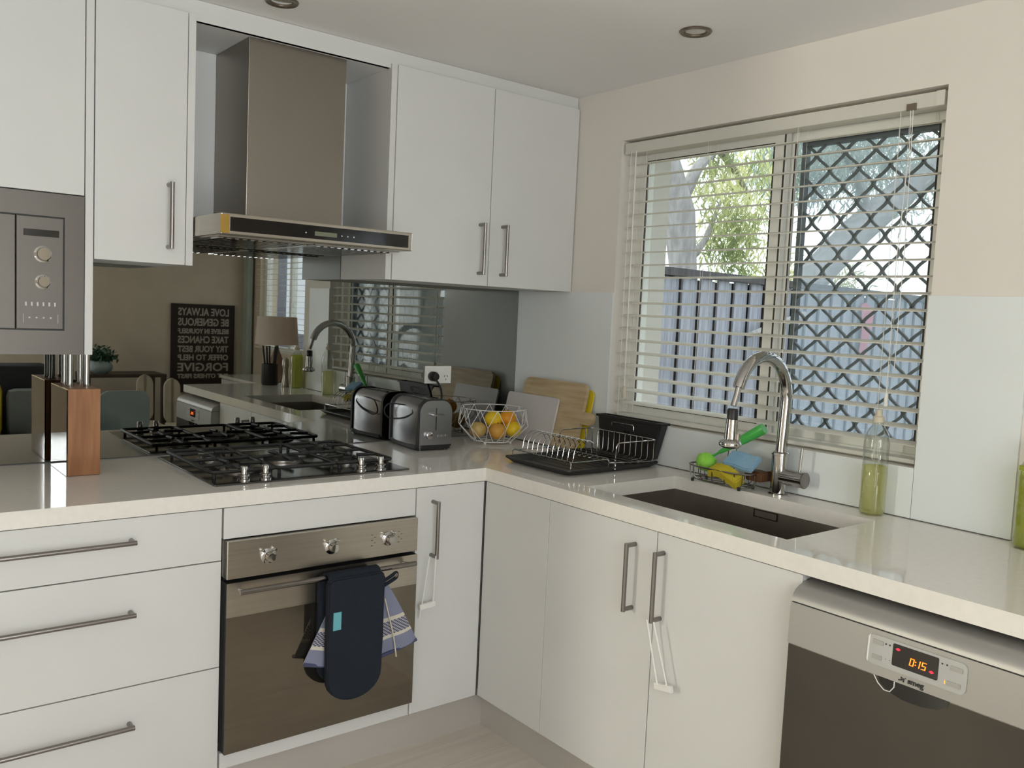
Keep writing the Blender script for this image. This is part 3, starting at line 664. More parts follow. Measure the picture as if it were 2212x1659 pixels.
def loft(name, w0, w1, n_, m, par):
    bm = bmesh.new(); rings = []
    for k in range(n_ + 1):
        q = k / n_; g = .012 * math.sin(PI * q) ** .7; w = w0 + (w1 - w0) * q
        rings.append([bm.verts.new(tf(u, v, w)) for u, v in tprof(TX0 + .004 - g, TX1 - .004 + g, BZ + .02, TZ - .001, .045)])
    for a, b in zip(rings, rings[1:]):
        for k in range(len(a)): bm.faces.new((a[k], a[(k + 1) % len(a)], b[(k + 1) % len(a)], b[k]))
    bm.faces.new(rings[0][::-1]); bm.faces.new(rings[-1]); return bm_obj(name, bm, m, par, True)
loft('body', TY0 + .014, TY1 - .012, 14, 'toaststeel', t)
prism('end_band', tprof(TX0 - .003, TX1 + .003, BZ + .014, TZ + .003, .046), TY0 + .008, TY0 + .018, tf, 'black', t, 0, True)
prism('rear_band', tprof(TX0 - .003, TX1 + .003, BZ + .014, TZ + .003, .046), TY1 - .012, TY1, tf, 'black', t, 0, True)
fp = prism('front_plate', tprof(TX0 + .002, TX1 - .002, BZ + .022, TZ - .001, .043), TY0, TY0 + .0085, tf, 'toaststeel', t, 0, True)
bs = prism('base', rrect(TX0 - .004, TX1 + .004, TY0 + .002, TY1 - .002, .02), BZ + .006, BZ + .021, lambda u, v, w: tf(u, w, v), 'black', t)
for sx in (TX0 + .015, TX1 - .015):
    for sy in (TY0 + .02, TY1 - .02): p = tf(sx, 0, sy); lathe('foot', [(.008, 0), (.007, .008)], (p.x, p.y, BZ), 'black', t, 12)
xm = (TX0 + TX1) / 2
prism('lever_slot', [(xm - .002, BZ + .075), (xm + .002, BZ + .075), (xm + .002, BZ + .155), (xm - .002, BZ + .155)], TY0 - .0006, TY0, tf, 'black', t)
prism('lever', rrect(xm - .022, xm + .022, BZ + .128, BZ + .136, .004), TY0 - .022, TY0 - .001, tf, 'chrome', t, 0, True)
p = tf(xm - .030, BZ + .058, TY0); lathe('browning_knob', [(.0135, 0), (.0135, .012), (.011, .014)], p, 'chrome', t, 22, 'y')
for k in range(3): prism('button', rrect(xm + .008 + k * .016, xm + .020 + k * .016, BZ + .050, BZ + .058, .002), TY0 - .003, TY0, tf, 'steel', t)
for sx in (-.024, .024): prism('bread_slot', rrect(xm + sx - .010, xm + sx + .010, TY0 + .04, TY1 - .03, .004), TZ - .002, TZ + .0006, lambda u, v, w: tf(u, w, v), 'black', t)
pg = lathe('plug', [(.017, 0), (.019, .004), (.019, .024), (.014, .034), (.007, .036)], (-.433, -.0095, 1.148), 'black', t, 24, 'y')
tube('power_cord', fillet([(-.433, -.035, 1.142), (-.410, -.045, 1.105), (-.398, -.035, 1.06), (-.402, -.03, .98), (-.45, -.018, .925), (-.50, -.028, .93)], .03, 5), .0042, 'cord', t, 8)
tube('cord_loop', fillet([(-.634, -.10, 1.055), (-.648, -.05, 1.052), (-.650, -.026, 1.03), (-.648, -.026, 1.01), (-.646, -.06, .995), (-.644, -.16, 1.01), (-.640, -.215, 1.035), (-.634, -.19, 1.055)], .03, 5, True), .0028, 'cord', t, 6, True)

# ------------------------------------------------------------------ fruit bowl and fruit
BC = Vector((-.243, -.168, BZ))
t = thing('wire_fruit_bowl', 'white geometric wire fruit bowl beside the toaster', 'bowl', BC)
n = 12; zr, zw, zb = .136, .070, .010; rr_, rw, rb = .128, .138, .080
def bp(r, z, a): return BC + Vector((r * math.cos(a), r * math.sin(a), z))
wr = .0013
tube('rim', [bp(rr_, zr, 2 * PI * k / 48) for k in range(48)], .0018, 'white', t, 8, True)
tube('base_ring', [bp(rb, zb, 2 * PI * k / 40) for k in range(40)], .0018, 'white', t, 8, True)
bm = bmesh.new()
for k in range(n):
    a0 = 2 * PI * k / n; am = 2 * PI * (k + .5) / n; a1 = 2 * PI * (k + 1) / n
    add_tube(bm, [bp(rr_, zr, a0), bp(rw, zw, am)], wr, 6); add_tube(bm, [bp(rw, zw, am), bp(rr_, zr, a1)], wr, 6)
    add_tube(bm, [bp(rw, zw, am), bp(rb, zb, am - .18)], wr, 6); add_tube(bm, [bp(rw, zw, am), bp(rb, zb, am + .18)], wr, 6)
bm_obj('zigzag_wires', bm, 'white', t, True)
bm = bmesh.new()
for k in range(3):
    a = PI * k / 3; add_tube(bm, [bp(rb, zb, a), bp(rb, zb, a + PI)], wr, 6)
add_tube(bm, [bp(.04, zb, 2 * PI * k / 24) for k in range(24)], wr, 6, True); bm_obj('base_wires', bm, 'white', t, True)
for k in range(4):
    a = 2 * PI * k / 4 + .55; p = bp(rb - .004, 0, a); lathe('foot', [(.003, .0), (.0052, .003), (.0052, .007), (.003, .010)], p, 'white', t, 12)
def fruit(name, label, off, r, m, squash=.93, stem=False, lemon=0):
    o = thing(name, label, 'fruit', BC + Vector(off) - Vector((0, 0, r)), 'fruit in the wire bowl')
    bm = bmesh.new(); bmesh.ops.create_icosphere(bm, subdivisions=4, radius=r)
    for v in bm.verts:
        q = v.co / r
        v.co.z *= squash
        if lemon: v.co.x *= 1.0 + lemon * abs(q.x) ** 6
        else: v.co.z -= .10 * r * math.exp(-((q.x ** 2 + q.y ** 2) / .03)) * (1 if q.z > 0 else 0)
        v.co += BC + Vector(off)
    bm_obj('peel' if m != 'apple' else 'skin', bm, m, o, True)
    lathe('stem_end', [(.0028, 0), (.002, .004)], BC + Vector(off) + Vector((0, 0, r * squash * .93)), 'brown', o, 8)
fruit('lemon', 'yellow lemon on top of the fruit in the wire bowl', (-.010, -.015, .094), .0345, 'lemon', .95, lemon=.16)
fruit('orange', 'bright orange on top of the fruit, right of the yellow lemon', (.045, -.035, .098), .034, 'orange')
fruit('apple', 'pale apple at the left bottom of the wire bowl', (-.066, .008, .052), .034, 'apple', .9)
fruit('mandarin', 'yellow-orange mandarin low in the middle of the wire bowl', (-.012, -.047, .050), .0345, 'mandarin')
fruit('orange', 'orange low at the right side of the wire bowl', (.052, -.062, .058), .0335, 'lemon', .93)
fruit('mandarin', 'mandarin at the back of the wire bowl, hidden below the others', (.036, .040, .048), .035, 'mandarin')

# ------------------------------------------------------------------ chopping boards leaning on the window wall
def lean(x_bot, x_top, zt, zb=BZ):
    """map (u=y, v=height along the board, w=thickness) to a plane leaning against the wall at x=0"""
    h_ = zt - zb; L = math.hypot(h_, x_top - x_bot); up = Vector(((x_top - x_bot) / L, 0, h_ / L)); nrm = Vector((-up.z, 0, up.x))
    return (lambda u, v, w: Vector((x_bot, u, zb)) + up * v + nrm * w), L
f, L = lean(-.054, -.0085, 1.128); ob = prism('chopping_board', rrect(-.492, -.092, .0018, L, .022), 0, .005, f, 'yellow', None)
tag(ob, 'thin yellow plastic chopping board leaning behind the wooden one', 'chopping board')
f, L = lean(-.078, -.0215, 1.150)
t = thing('chopping_board', 'wooden chopping board with short handle leaning on white glass', 'chopping board', (-.078, -.29, BZ))
pr = rrect(-.478, -.108, .0025, L, .028)
i0 = min(range(len(pr)), key=lambda i: (pr[i][0] + .478) ** 2 + (pr[i][1] - .028) ** 2)
prism('board', pr, 0, .015, f, 'wood', t, .0015)
prism('handle', rrect(-.542, -.470, .103, .150, .018), .0008, .0142, f, 'wood', t, .001)
f, L = lean(-.098, -.056, 1.084); ob = prism('chopping_board', rrect(-.347, -.035, .003, L, .012), 0, .008, f, 'clearboard', None)
tag(ob, 'translucent white chopping board leaning behind the fruit bowl', 'chopping board')

# ------------------------------------------------------------------ dish rack, drip tray, black caddy
t = thing('drip_tray', 'black plastic drip tray under the dish rack', 'tray', (-.26, -.70, BZ))
bm = bmesh.new()
x0, x1, y0, y1 = -.478, -.040, -.868, -.532
o1 = rrect(x0, x1, y0, y1, .03); i1 = rrect(x0 + .012, x1 - .012, y0 + .012, y1 - .012, .024); b1 = rrect(x0 + .022, x1 - .022, y0 + .022, y1 - .022, .02)
def lp(pp, z): return [bm.verts.new((a, b, z)) for a, b in pp]
LA, LB, LC, LD, LE = lp(b1, BZ + .001), lp(o1, BZ + .016), lp(o1, BZ + .020), lp(i1, BZ + .020), lp(b1, BZ + .0045)
for A_, B_ in ((LA, LB), (LB, LC), (LC, LD), (LD, LE)):
    for k in range(len(A_)): bm.faces.new((A_[k], A_[(k + 1) % len(A_)], B_[(k + 1) % len(A_)], B_[k]))
bm.faces.new(LA[::-1]); bm.faces.new(LE)
for k in range(9): add_box(bm, x0 + .05 + k * .042, x0 + .058 + k * .042, y0 + .04, y1 - .04, BZ + .0044, BZ + .0055)
bm_obj('tray_body', bm, 'black', t, True)
t = thing('dish_rack', 'chrome wire dish rack with plate hoops standing on the black tray', 'dish rack', (-.26, -.70, BZ))
RX0, RXm, RXk = -.452, -.285, -.066; ya, yb = -.560, -.852; zf = BZ + .045
bm = bmesh.new()
add_tube(bm, fillet([(RX0, ya, BZ + .0085), (RX0, ya + .004, zf), (RX0, yb - .004, zf), (RX0, yb, BZ + .0085)], .012, 5), .0022, 8)
add_tube(bm, fillet([(RXm, ya, BZ + .0085), (RXm, ya + .004, zf), (RXm, yb - .004, zf), (RXm, yb, BZ + .0085)], .012, 5), .0022, 8)
for yy in (ya - .002, yb + .002): add_tube(bm, [(RX0, yy, zf - .003), (RXm, yy, zf - .003)], .0022, 8)
bm_obj('plate_frame', bm, 'chrome', t, True)
for k in range(11):
    yy = ya - .018 - k * (abs(yb - ya) - .036) / 10; pts = []
    for q in range(15):
        a = PI * q / 14; pts.append((-.372 - .052 * math.cos(a), yy, BZ + .052 + .052 * math.sin(a) ** .9 + .004))
    pts = [(RX0, yy, zf), (-.440, yy, zf - .006), (-.428, yy, zf - .004)] + pts + [(-.316, yy, zf - .004), (-.300, yy, zf - .006), (RXm, yy, zf)]
    tube('plate_hoop', pts, .0012, 'chrome', t, 6)
bm = bmesh.new(); zt_ = BZ + .098
add_tube(bm, fillet([(-.222, -.535 - .0, BZ + .050), (-.222, -.540, zt_), (RXk, -.545, zt_), (RXk, yb - .012, zt_), (-.262, yb - .012, zt_ - .002), (-.262, yb - .010, BZ + .0085)], .018, 5), .0022, 8)
add_tube(bm, [(RXk, -.545, zt_), (RXk, -.548, BZ + .0085)], .0025, 8); add_tube(bm, [(-.10, -.5435, zt_), (-.10, -.546, BZ + .030)], .0022, 8)
add_tube(bm, [(RXm, -.556, BZ + .03), (RXk + .004, -.552, BZ + .022)], .0022, 8); add_tube(bm, [(RXm, yb, BZ + .03), (RXk + .004, yb, BZ + .022)], .0022, 8)
bm_obj('upper_rail', bm, 'chrome', t, True)
for k in range(11):
    yy = -.575 - k * .0275
    tube('fence_wire', [(RXk, yy, zt_), (RXk, yy, BZ + .032), (RXk - .006, yy, BZ + .023), (RXk - .05, yy, BZ + .020)], .0013, 'chrome', t, 6)
for k in range(5):
    xx = -.245 + k * .036
    tube('base_wire', [(xx, -.552, BZ + .021), (xx, yb, BZ + .021)], .0013, 'chrome', t, 6)
# black tub
t = thing('cutlery_tub', 'black plastic tub leaning on white glass below the window sill', 'tub', (-.03, -.70, BZ + .02))
bm = bmesh.new(); zt_, zb_ = 1.052, .9215
def rect4(xa, xb, ya_, yb_, z): return [bm.verts.new(p) for p in ((xa, ya_, z), (xb, ya_, z), (xb, yb_, z), (xa, yb_, z))]
O1 = rect4(-.0555, -.0075, -.868, -.549, zt_); O2 = rect4(-.0555, -.0075, -.868, -.549, zt_ - .008); O3 = rect4(-.052, -.0085, -.862, -.553, zt_ - .009); O4 = rect4(-.050, -.012, -.828, -.568, zb_)
I1 = rect4(-.0500, -.0105, -.860, -.556, zt_); I2 = rect4(-.048, -.014, -.826, -.572, zb_ + .004)
for A_, B_ in ((O4, O3), (O3, O2), (O2, O1), (O1, I1), (I1, I2)):
    for k in range(4): bm.faces.new((A_[k], A_[(k + 1) % 4], B_[(k + 1) % 4], B_[k]))
bm.faces.new(O4[::-1]); bm.faces.new(I2); es = [e for e in bm.edges if abs(e.verts[0].co.z - e.verts[1].co.z) > .05]
bmesh.ops.bevel(bm, geom=es, offset=.006, segments=3, affect='EDGES'); bm_obj('tub_body', bm, 'black', t, True)
tube('wire_clip', fillet([(-.0565, -.635, 1.018), (-.0575, -.635, 1.032), (-.0575, -.742, 1.032), (-.0565, -.742, 1.010)], .008, 4), .0017, 'chrome', t, 6)
for yy in (-.697, -.713): lathe('vent_hole', [(.0055, 0), (.0055, .0012)], (-.0515, yy, 1.002), 'blackgloss', t, 14, 'x')

# ------------------------------------------------------------------ sink caddy, sponges, brush
CC = Vector((-.094, -1.168, BZ))
t = thing('sink_caddy', 'small chrome wire basket for sponges left of the tap', 'basket', CC)
def ov(r1, r2, z, k, n_=40): a = 2 * PI * k / n_; return CC + Vector((r1 * abs(math.cos(a)) ** .8 * (1 if math.cos(a) > 0 else -1), r2 * abs(math.sin(a)) ** .8 * (1 if math.sin(a) > 0 else -1), z))
tube('rim', [ov(.054, .120, .052, k) for k in range(40)], .0028, 'handle', t, 8, True)
tube('base_ring', [ov(.044, .106, .010, k) for k in range(40)], .0022, 'handle', t, 8, True)
bm = bmesh.new()
for k in range(0, 40, 2): add_tube(bm, [ov(.054, .120, .052, k), ov(.052, .117, .020, k), ov(.044, .106, .010, k)], .0014, 6)
bm_obj('side_wires', bm, 'handle', t, True)['kind'] = 'stuff'
bm = bmesh.new()
for k in range(9): yy = CC.y - .088 + k * .022; add_tube(bm, [(CC.x - .042, yy, BZ + .010), (CC.x + .042, yy, BZ + .010)], .0014, 6)
bm_obj('base_wires', bm, 'handle', t, True)
for sy in (-.09, .09): lathe('foot', [(.005, 0), (.005, .010)], CC + Vector((-.035, sy, 0)), 'black', t, 10); lathe('foot', [(.005, 0), (.005, .010)], CC + Vector((.035, sy, 0)), 'black', t, 10)
tube('hanging_loop', fillet([(CC.x + .03, -1.158, BZ + .052), (CC.x + .035, -1.162, BZ + .150), (CC.x + .035, -1.190, BZ + .150), (CC.x + .03, -1.188, BZ + .052)], .010, 4), .0014, 'handle', t, 6)
def pad(name, label, c, sx, sy, sz, m, rot, bend=0.0, cat='sponge'):
    bm = bmesh.new(); add_box(bm, -sx / 2, sx / 2, -sy / 2, sy / 2, -sz / 2, sz / 2)
    bmesh.ops.subdivide_edges(bm, edges=[e for e in bm.edges if abs(e.verts[0].co.y - e.verts[1].co.y) > sy * .5], cuts=9, use_grid_fill=True)
    bmesh.ops.bevel(bm, geom=[e for e in bm.edges if e.calc_face_angle(0) > .5], offset=.0035, segments=2, affect='EDGES')
    for v in bm.verts: v.co.z += bend * (v.co.y / (sy / 2)) ** 2 + .0015 * math.sin(v.co.y * 90) ; v.co.x += .002 * math.sin(v.co.y * 60 + 1)
    bmesh.ops.transform(bm, matrix=Matrix.Translation(c) @ rot, verts=bm.verts)
    return tag(bm_obj(name, bm, m, None, True), label, cat)
RX = lambda d: Matrix.Rotation(math.radians(d), 4, 'X'); RY = lambda d: Matrix.Rotation(math.radians(d), 4, 'Y'); RZ = lambda d: Matrix.Rotation(math.radians(d), 4, 'Z')
pad('sponge', 'mustard yellow dish sponge bent over the front of the caddy', (-.128, -1.205, BZ + .046), .045, .112, .030, 'sponge_y', RX(13) @ RY(-25), -.012)
pad('sponge', 'pale blue sponge cloth lying on top of the yellow sponge', (-.092, -1.238, BZ + .084), .062, .108, .018, 'sponge_b', RX(4) @ RY(-38), .003)
pad('scourer', 'brown copper scourer beside the tap base in the caddy', (-.066, -1.282, BZ + .045), .050, .066, .030, 'brown', RX(-5), .002, 'scourer')
bm = bmesh.new(); bmesh.ops.create_icosphere(bm, subdivisions=4, radius=.024)
for v in bm.verts:
    q = v.co.normalized(); v.co = Vector((q.x * .026, q.y * .036, q.z * .030)) * (1 + .10 * math.sin(q.x * 25) * math.sin(q.y * 27) * math.sin(q.z * 23))
    v.co += Vector((-.086, -1.094, BZ + .060))
tag(bm_obj('scrubber', bm, 'green', None, True), 'lime green bristly scrubber at the left end of the caddy', 'scrubber')
t = thing('dish_brush', 'dish brush with translucent green handle leaning in the caddy', 'brush', (-.075, -1.135, BZ + .03))
a_, b_ = Vector((-.080, -1.140, BZ + .098)), Vector((-.058, -1.283, BZ + .192)); d_ = (b_ - a_)
tube('handle', [a_, a_ + d_ * .3, a_ + d_ * .55, a_ + d_ * .95, b_], [.006, .011, .0155, .0175, .0165], 'greenplastic', t, 16)
box('handle_sticker', -.004, .004, -.006, .006, 0, .001, 'white', None, 0, Matrix.Translation(a_ + d_ * .5 + Vector((-.0135, 0, .003))) @ RY(-80)).parent = None
bpy.data.objects[-1] if False else None
stk = [o for o in bpy.data.objects if o.name.startswith('handle_sticker')][0]; stk.parent = t; stk.matrix_parent_inverse = Matrix.Translation(-Vector(t.location))
tube('neck', [(-.083, -1.085, BZ + .062), a_], .004, 'greenplastic', t, 10)

# ------------------------------------------------------------------ bottles
def bottle(label, c, liquid, soapm, hscale=1.0, r=.0335):
    t = thing('soap_bottle', label, 'bottle', c)
    prof = [(r * .75, 0), (r * .96, .004), (r, .012), (r * .98, .05), (r * 1.0, .12), (r * .97, .128), (r, .136), (r * .97, .144), (r, .152), (r, .195), (r * .97, .208), (r * .88, .222), (r * .70, .235), (r * .50, .244), (r * .44, .25), (r * .42, .262)]
    lathe('bottle_body', [(a, b * hscale) for a, b in prof], c, 'bottle', t, 32)
    rl = r * .965
    lathe('soap_liquid', [(rl * .75, .003), (rl * .97, .008), (rl, .02), (rl * .985, .05), (rl, liquid - .002), (rl * .9, liquid)], c, soapm, t, 32)
    lathe('cap', [(r * .46, .256 * hscale), (r * .46, .270 * hscale), (r * .30, .273 * hscale), (r * .26, .283 * hscale), (r * .30, .290 * hscale)], c, 'cream', t, 20)
bottle('tall clear bottle half full of yellow-green soap by the window', (-.047, -1.640, BZ), .135, 'soap')
bottle('yellow-green soap bottle at the right end of the benchtop', (-.050, -2.042, BZ), .20, 'soap2', .9, .036)

# ------------------------------------------------------------------ knife block
t = thing('knife_block', 'reddish wooden knife block with steel handles below the microwave', 'knife block', (-1.736, -.12, BZ))
box('block', -1.776, -1.693, -.247, -.045, BZ + .001, 1.143, 'block', t, .0012)
box('side_panel', -1.7795, -1.7762, -.246, -.045, BZ + .001, 1.1415, 'blockdark', t)
box('side_trim', -1.7800, -1.7755, -.246, -.045, 1.1415, 1.1432, 'brass', t)
for xx, yy in ((-1.752, -.155), (-1.711, -.165), (-1.752, -.085), (-1.711, -.090)):
    bm = bmesh.new(); add_tube(bm, [(xx, yy, 1.1432), (xx, yy, 1.236)], .0085, 12); add_tube(bm, [(xx, yy, 1.1432), (xx, yy, 1.150)], .0100, 12)
    bm_obj('knife_handle', bm, 'chrome', t, True)

# ------------------------------------------------------------------ blind
t = thing('venetian_blind', 'white venetian blind with open slats in the window recess', 'blind', (.04, -1.14, WZ1))
box('headrail', .006, .066, -1.722, -.563, 2.003, 2.041, 'slat', t, .002)
box('valance_end', .0045, .0065, -1.7225, -1.700, 2.003, 2.0415, 'slat', t)
NS = 20; zs0, zs1 = 1.966, 1.098
def slat_mesh():
    bm = bmesh.new(); y0_, y1_ = -1.716, -.578; rows = []
    for k in range(7):
        u = -.025 + .05 * k / 6; z = .0028 * (1 - (u / .025) ** 2) + u * .13
        rows.append([bm.verts.new((.040 + u, y, z + dz)) for y in (y0_, y1_) for dz in (0, .0022)])
    for a, b in zip(rows, rows[1:]):
        bm.faces.new((a[0], b[0], b[2], a[2])); bm.faces.new((a[1], a[3], b[3], b[1])); bm.faces.new((a[0], a[1], b[1], b[0])); bm.faces.new((a[2], b[2], b[3], a[3]))
    bm.faces.new((rows[0][0], rows[0][2], rows[0][3], rows[0][1])); bm.faces.new((rows[-1][0], rows[-1][1], rows[-1][3], rows[-1][2]))
    bmesh.ops.recalc_face_normals(bm, faces=bm.faces); me = bpy.data.meshes.new('slat'); bm.to_mesh(me); bm.free(); me.materials.append(MT['slat']); return me
sm = slat_mesh()
for k in range(NS):
    o = bpy.data.objects.new('slat', sm); COL.objects.link(o); o.parent = t; o.matrix_parent_inverse = Matrix.Translation(-Vector(t.location))
    o.location = (0, 0, zs0 - (zs0 - zs1) * k / (NS - 1))
box('bottom_rail', .017, .063, -1.716, -.578, 1.047, 1.058, 'slat', t, .002)
for yy in (-.665, -.94, -1.28, -1.60):
    bm = bmesh.new()
    for xx in (.0145, .0655): add_tube(bm, [(xx, yy, 2.003), (xx, yy, 1.055)], .0006, 4)
    add_tube(bm, [(.04, yy + .012, 2.003), (.04, yy + .012, 1.055)], .0005, 4)
    bm_obj('ladder_cord', bm, 'white', t)
tube('pull_cord', [(.004, -1.633, 2.008), (.000, -1.640, 1.90), (-.002, -1.630, 1.60), (-.002, -1.632, 1.20)], .0011, 'white', t, 5)
tube('pull_cord', [(.004, -1.640, 2.008), (.000, -1.645, 1.90), (-.001, -1.650, 1.62), (-.001, -1.648, 1.30)], .0011, 'white', t, 5)
lathe('cord_tassel', [(.003, .0), (.005, -.004), (.006, -.035), (.005, -.038)][::-1], (-.002, -1.632, 1.235), 'white', t, 12)
tube('wand', [(.004, -.622, 2.01), (.003, -.628, 1.16)], .0022, 'white', t, 8)
lathe('cord_tassel', [(.006, 0), (.0075, .010), (.0060, .040), (.003, .046)], (.003, -.628, 1.115), 'cream', t, 14)
tube('pull_cord', [(.002, -.60, 2.01), (.001, -.604, 1.05)], .0010, 'white', t, 5)
box('cord_lock', .0015, .0065, -1.648, -1.622, 2.000, 2.018, 'bronze', t)

# ------------------------------------------------------------------ cupboard locks
def clock(label, a, b, c, d, body):
    t = thing('cupboard_lock', label, 'child lock', a)
    tube('strap', fillet([a, c, d, b], .006, 3), .0024, 'white', t, 8)
    bx = box('lock_body', -.029, .029, -.006, .006, -.009, .009, 'white', t, .003, body)
clock('white cupboard lock hanging from the narrow cabinet handle', (-.838, -.6495, .643), (-.814, -.6495, .643), (-.852, -.638, .488), (-.810, -.638, .492), Matrix.Translation((-.830, -.634, .484)) @ RY(-4))
t2 = [o for o in COL.objects if o.name.startswith('cupboard_lock')][0]
tube('strap_tail', [(-.852, -.633, .478), (-.856, -.633, .445)], .0022, 'white', t2, 6)
clock('white cupboard lock hanging from the sink cabinet handle', (-.643, -1.401, .633), (-.643, -1.378, .633), (-.634, -1.450, .478), (-.634, -1.418, .470), Matrix.Translation((-.628, -1.434, .468)) @ RZ(90) @ RY(8))

# ------------------------------------------------------------------ oven glove and tea towel
def glove():
    t = thing('oven_glove', 'navy double oven glove hanging over the oven handle', 'oven glove', (-1.12, -.68, .62))
    def out(y, top):
        pts = []
        x0, x1 = -1.212, -1.030
        z_b = .350
        pts += [(x0 + .012, top), (x1 - .012, top), (x1, top - .012), (x1 - .004, .45)]
        for k in range(11):
            a = -PI * k / 10; pts.append(((x0 + x1) / 2 + (x1 - x0) / 2 * .965 * math.cos(a), z_b + .068 * math.sin(a)))
        pts += [(x0 + .003, .45), (x0, top - .012)]
        return pts
    prism('front_mitt', out(0, .645), -.716, -.692, FY, 'navy', t, .005, True)
    back = [(x - .0, z + .0) for x, z in out(0, .645)]
    prism('rear_mitt', [(x - .004, z + .03 if z < .5 else z) for x, z in back], -.664, -.645, FY, 'navy', t, .004, True)
    bm = bmesh.new()
    rows = []
    for k in range(9):
        a = PI * k / 8; rows.append([(x, -.680 - .024 * math.cos(a), .640 + .016 * math.sin(a)) for x in (-1.203, -1.040)])
    vs_ = [[bm.verts.new(p) for p in r] for r in rows]; vi = [[bm.verts.new((p[0], -.680 + (p[1] + .680) * .55, .640 + (p[2] - .640) * .55)) for p in r] for r in rows]
    for k in range(8):
        bm.faces.new((vs_[k][0], vs_[k][1], vs_[k + 1][1], vs_[k + 1][0])); bm.faces.new((vi[k][0], vi[k + 1][0], vi[k + 1][1], vi[k][1]))
        bm.faces.new((vs_[k][0], vs_[k + 1][0], vi[k + 1][0], vi[k][0])); bm.faces.new((vs_[k][1], vi[k][1], vi[k + 1][1], vs_[k + 1][1]))
    for k in (0, 8): bm.faces.new((vs_[k][0], vi[k][0], vi[k][1], vs_[k][1]))
    bm_obj('fold', bm, 'navy', t, True)
    box('brand_tag', -1.196, -1.172, -.7185, -.716, .499, .550, 'tag', t)
    tube('hanging_loop', fillet([(-1.036, -.703, .610), (-1.010, -.705, .622), (-.985, -.700, .632), (-.984, -.700, .616), (-1.010, -.703, .606), (-1.036, -.703, .596)], .008, 4), .0055, 'navy', t, 8)
    lathe('eyelet', [(.004, 0), (.006, .001), (.004, .002)], (-.990, -.7055, .624), 'handle', t, 12, 'y')
glove()
t = thing('tea_towel', 'blue-grey woven tea towel with cream bands behind the oven glove', 'towel', (-1.08, -.665, .62))
bm = bmesh.new(); uvl = bm.loops.layers.uv.new('UVMap'); NU, NV = 30, 26; G = []
for side in (0, 1):
    g = []
    for j in range(NV + 1):
        v = j / NV; row = []
        for i in range(NU + 1):
            u = i / NU
            xl = -1.155 - .105 * v; xr = -1.015 + .125 * v ** .9
            zb = .400 - .032 * math.sin(u * PI)
            x = xl + (xr - xl) * u; z = .612 + (zb - .612) * v
            y = -.6745 + .006 * math.sin(u * 17 + v * 2) * v + (.0 if side == 0 else .003)
            row.append(bm.verts.new((x, y, z)))
        g.append(row)
    G.append(g)
for s_, g in enumerate(G):
    for j in range(NV):
        for i in range(NU):
            f_ = bm.faces.new((g[j][i], g[j][i + 1], g[j + 1][i + 1], g[j + 1][i]) if s_ == 0 else (g[j][i], g[j + 1][i], g[j + 1][i + 1], g[j][i + 1]))
            for l in f_.loops:
                for jj in (j, j + 1):
                    for ii in (i, i + 1):
                        if l.vert is g[jj][ii]: l[uvl].uv = (ii / NU * (.5 + .5 * jj / NV), 1 - jj / NV)
a, b = G
for j in range(NV):
    for e in (0, NU): f_ = bm.faces.new((a[j][e], a[j + 1][e], b[j + 1][e], b[j][e]))
for i in range(NU):
    for e in (0, NV): f_ = bm.faces.new((a[e][i], a[e][i + 1], b[e][i + 1], b[e][i]))
bm_obj('cloth', bm, 'towel', t, True)
tube('hem', [(v.co.x, v.co.y, v.co.z) for v in []] or [(-1.26 + .37 * k / 20, -.673, .400 - .032 * math.sin(k / 20 * PI)) for k in range(21)], .0055, mat('towel_hem_blue', (.07, .075, .15), .9), t, 6)
tube('tie_string', fillet([(-1.014, -.686, .552), (-1.000, -.688, .50), (-.980, -.688, .43), (-.968, -.686, .366)], .02, 4), .0022, 'cream', t, 6)

# ------------------------------------------------------------------ dishwasher
t = thing('dishwasher', 'silver and dark steel dishwasher under the benchtop by the sink', 'dishwasher', (-.3, -2.08, 0))
DY0, DY1 = -2.372, -1.797
box('body', -.562, -.04, DY0 + .004, DY1 - .004, .06, .842, 'dwfas', t)
box('front_core', -.60, -.573, DY0 + .002, DY1 - .002, .06, .804, 'dwfas', t)
def xz(u, v, w): return (u, w, v)
prism('top_panel', [(-.565, .806), (-.6475, .806), (-.6462, .814), (-.642, .822), (-.634, .830), (-.620, .837), (-.600, .8415), (-.565, .844)], DY0, DY1, xz, 'dwfas', t, 0, True)
prism('fascia', [(-.60, .7125), (-.6520, .7125), (-.6505, .76), (-.6490, .8035), (-.60, .8035)], DY0, DY1, xz, 'dwfas', t, 0, True)
box('shadow_gap', -.645, -.60, DY0 + .001, DY1 - .001, .8035, .806, 'black', t)
d = box('door', -.6500, -.6001, DY0 + .001, DY1 - .001, .11, .7120, 'dwdoor', t, .002)
yc_ = -2.0785
ff = lambda u, v, w: (-.6505 - w + (v - .76) * .033, u, v)
cp = prism('control_insert', rrect(-2.178, -1.982, .7335, .7935, .012), -.0005, .0022, ff, mat('control_insert_silver', (.44, .445, .44), .4, .35), t, 0, True)
ds = prism('display', rrect(-2.125, -2.034, .7445, .7885, .003), .0022, .0028, ff, 'display'); ds.parent = cp
for a0, a1, z0, z1 in ((-2.014, -1.992, .775, .7845), (-2.013, -1.992, .7445, .754), (-2.170, -2.146, .773, .7825), (-2.168, -2.142, .7425, .752)):
    q = prism('button', rrect(a0, a1, z0, z1, .002), .0022, .0036, ff, 'dwfas', None, 0, True); q.parent = cp
q = prism('insert_end_light', [(-1.9815, .7400), (-1.9845, .7350), (-1.986, .7930), (-1.9822, .787)], .0022, .003, ff, 'white'); q.parent = cp
SEG = {'0': 'abcdef', '1': 'bc', '5': 'afgcd'}
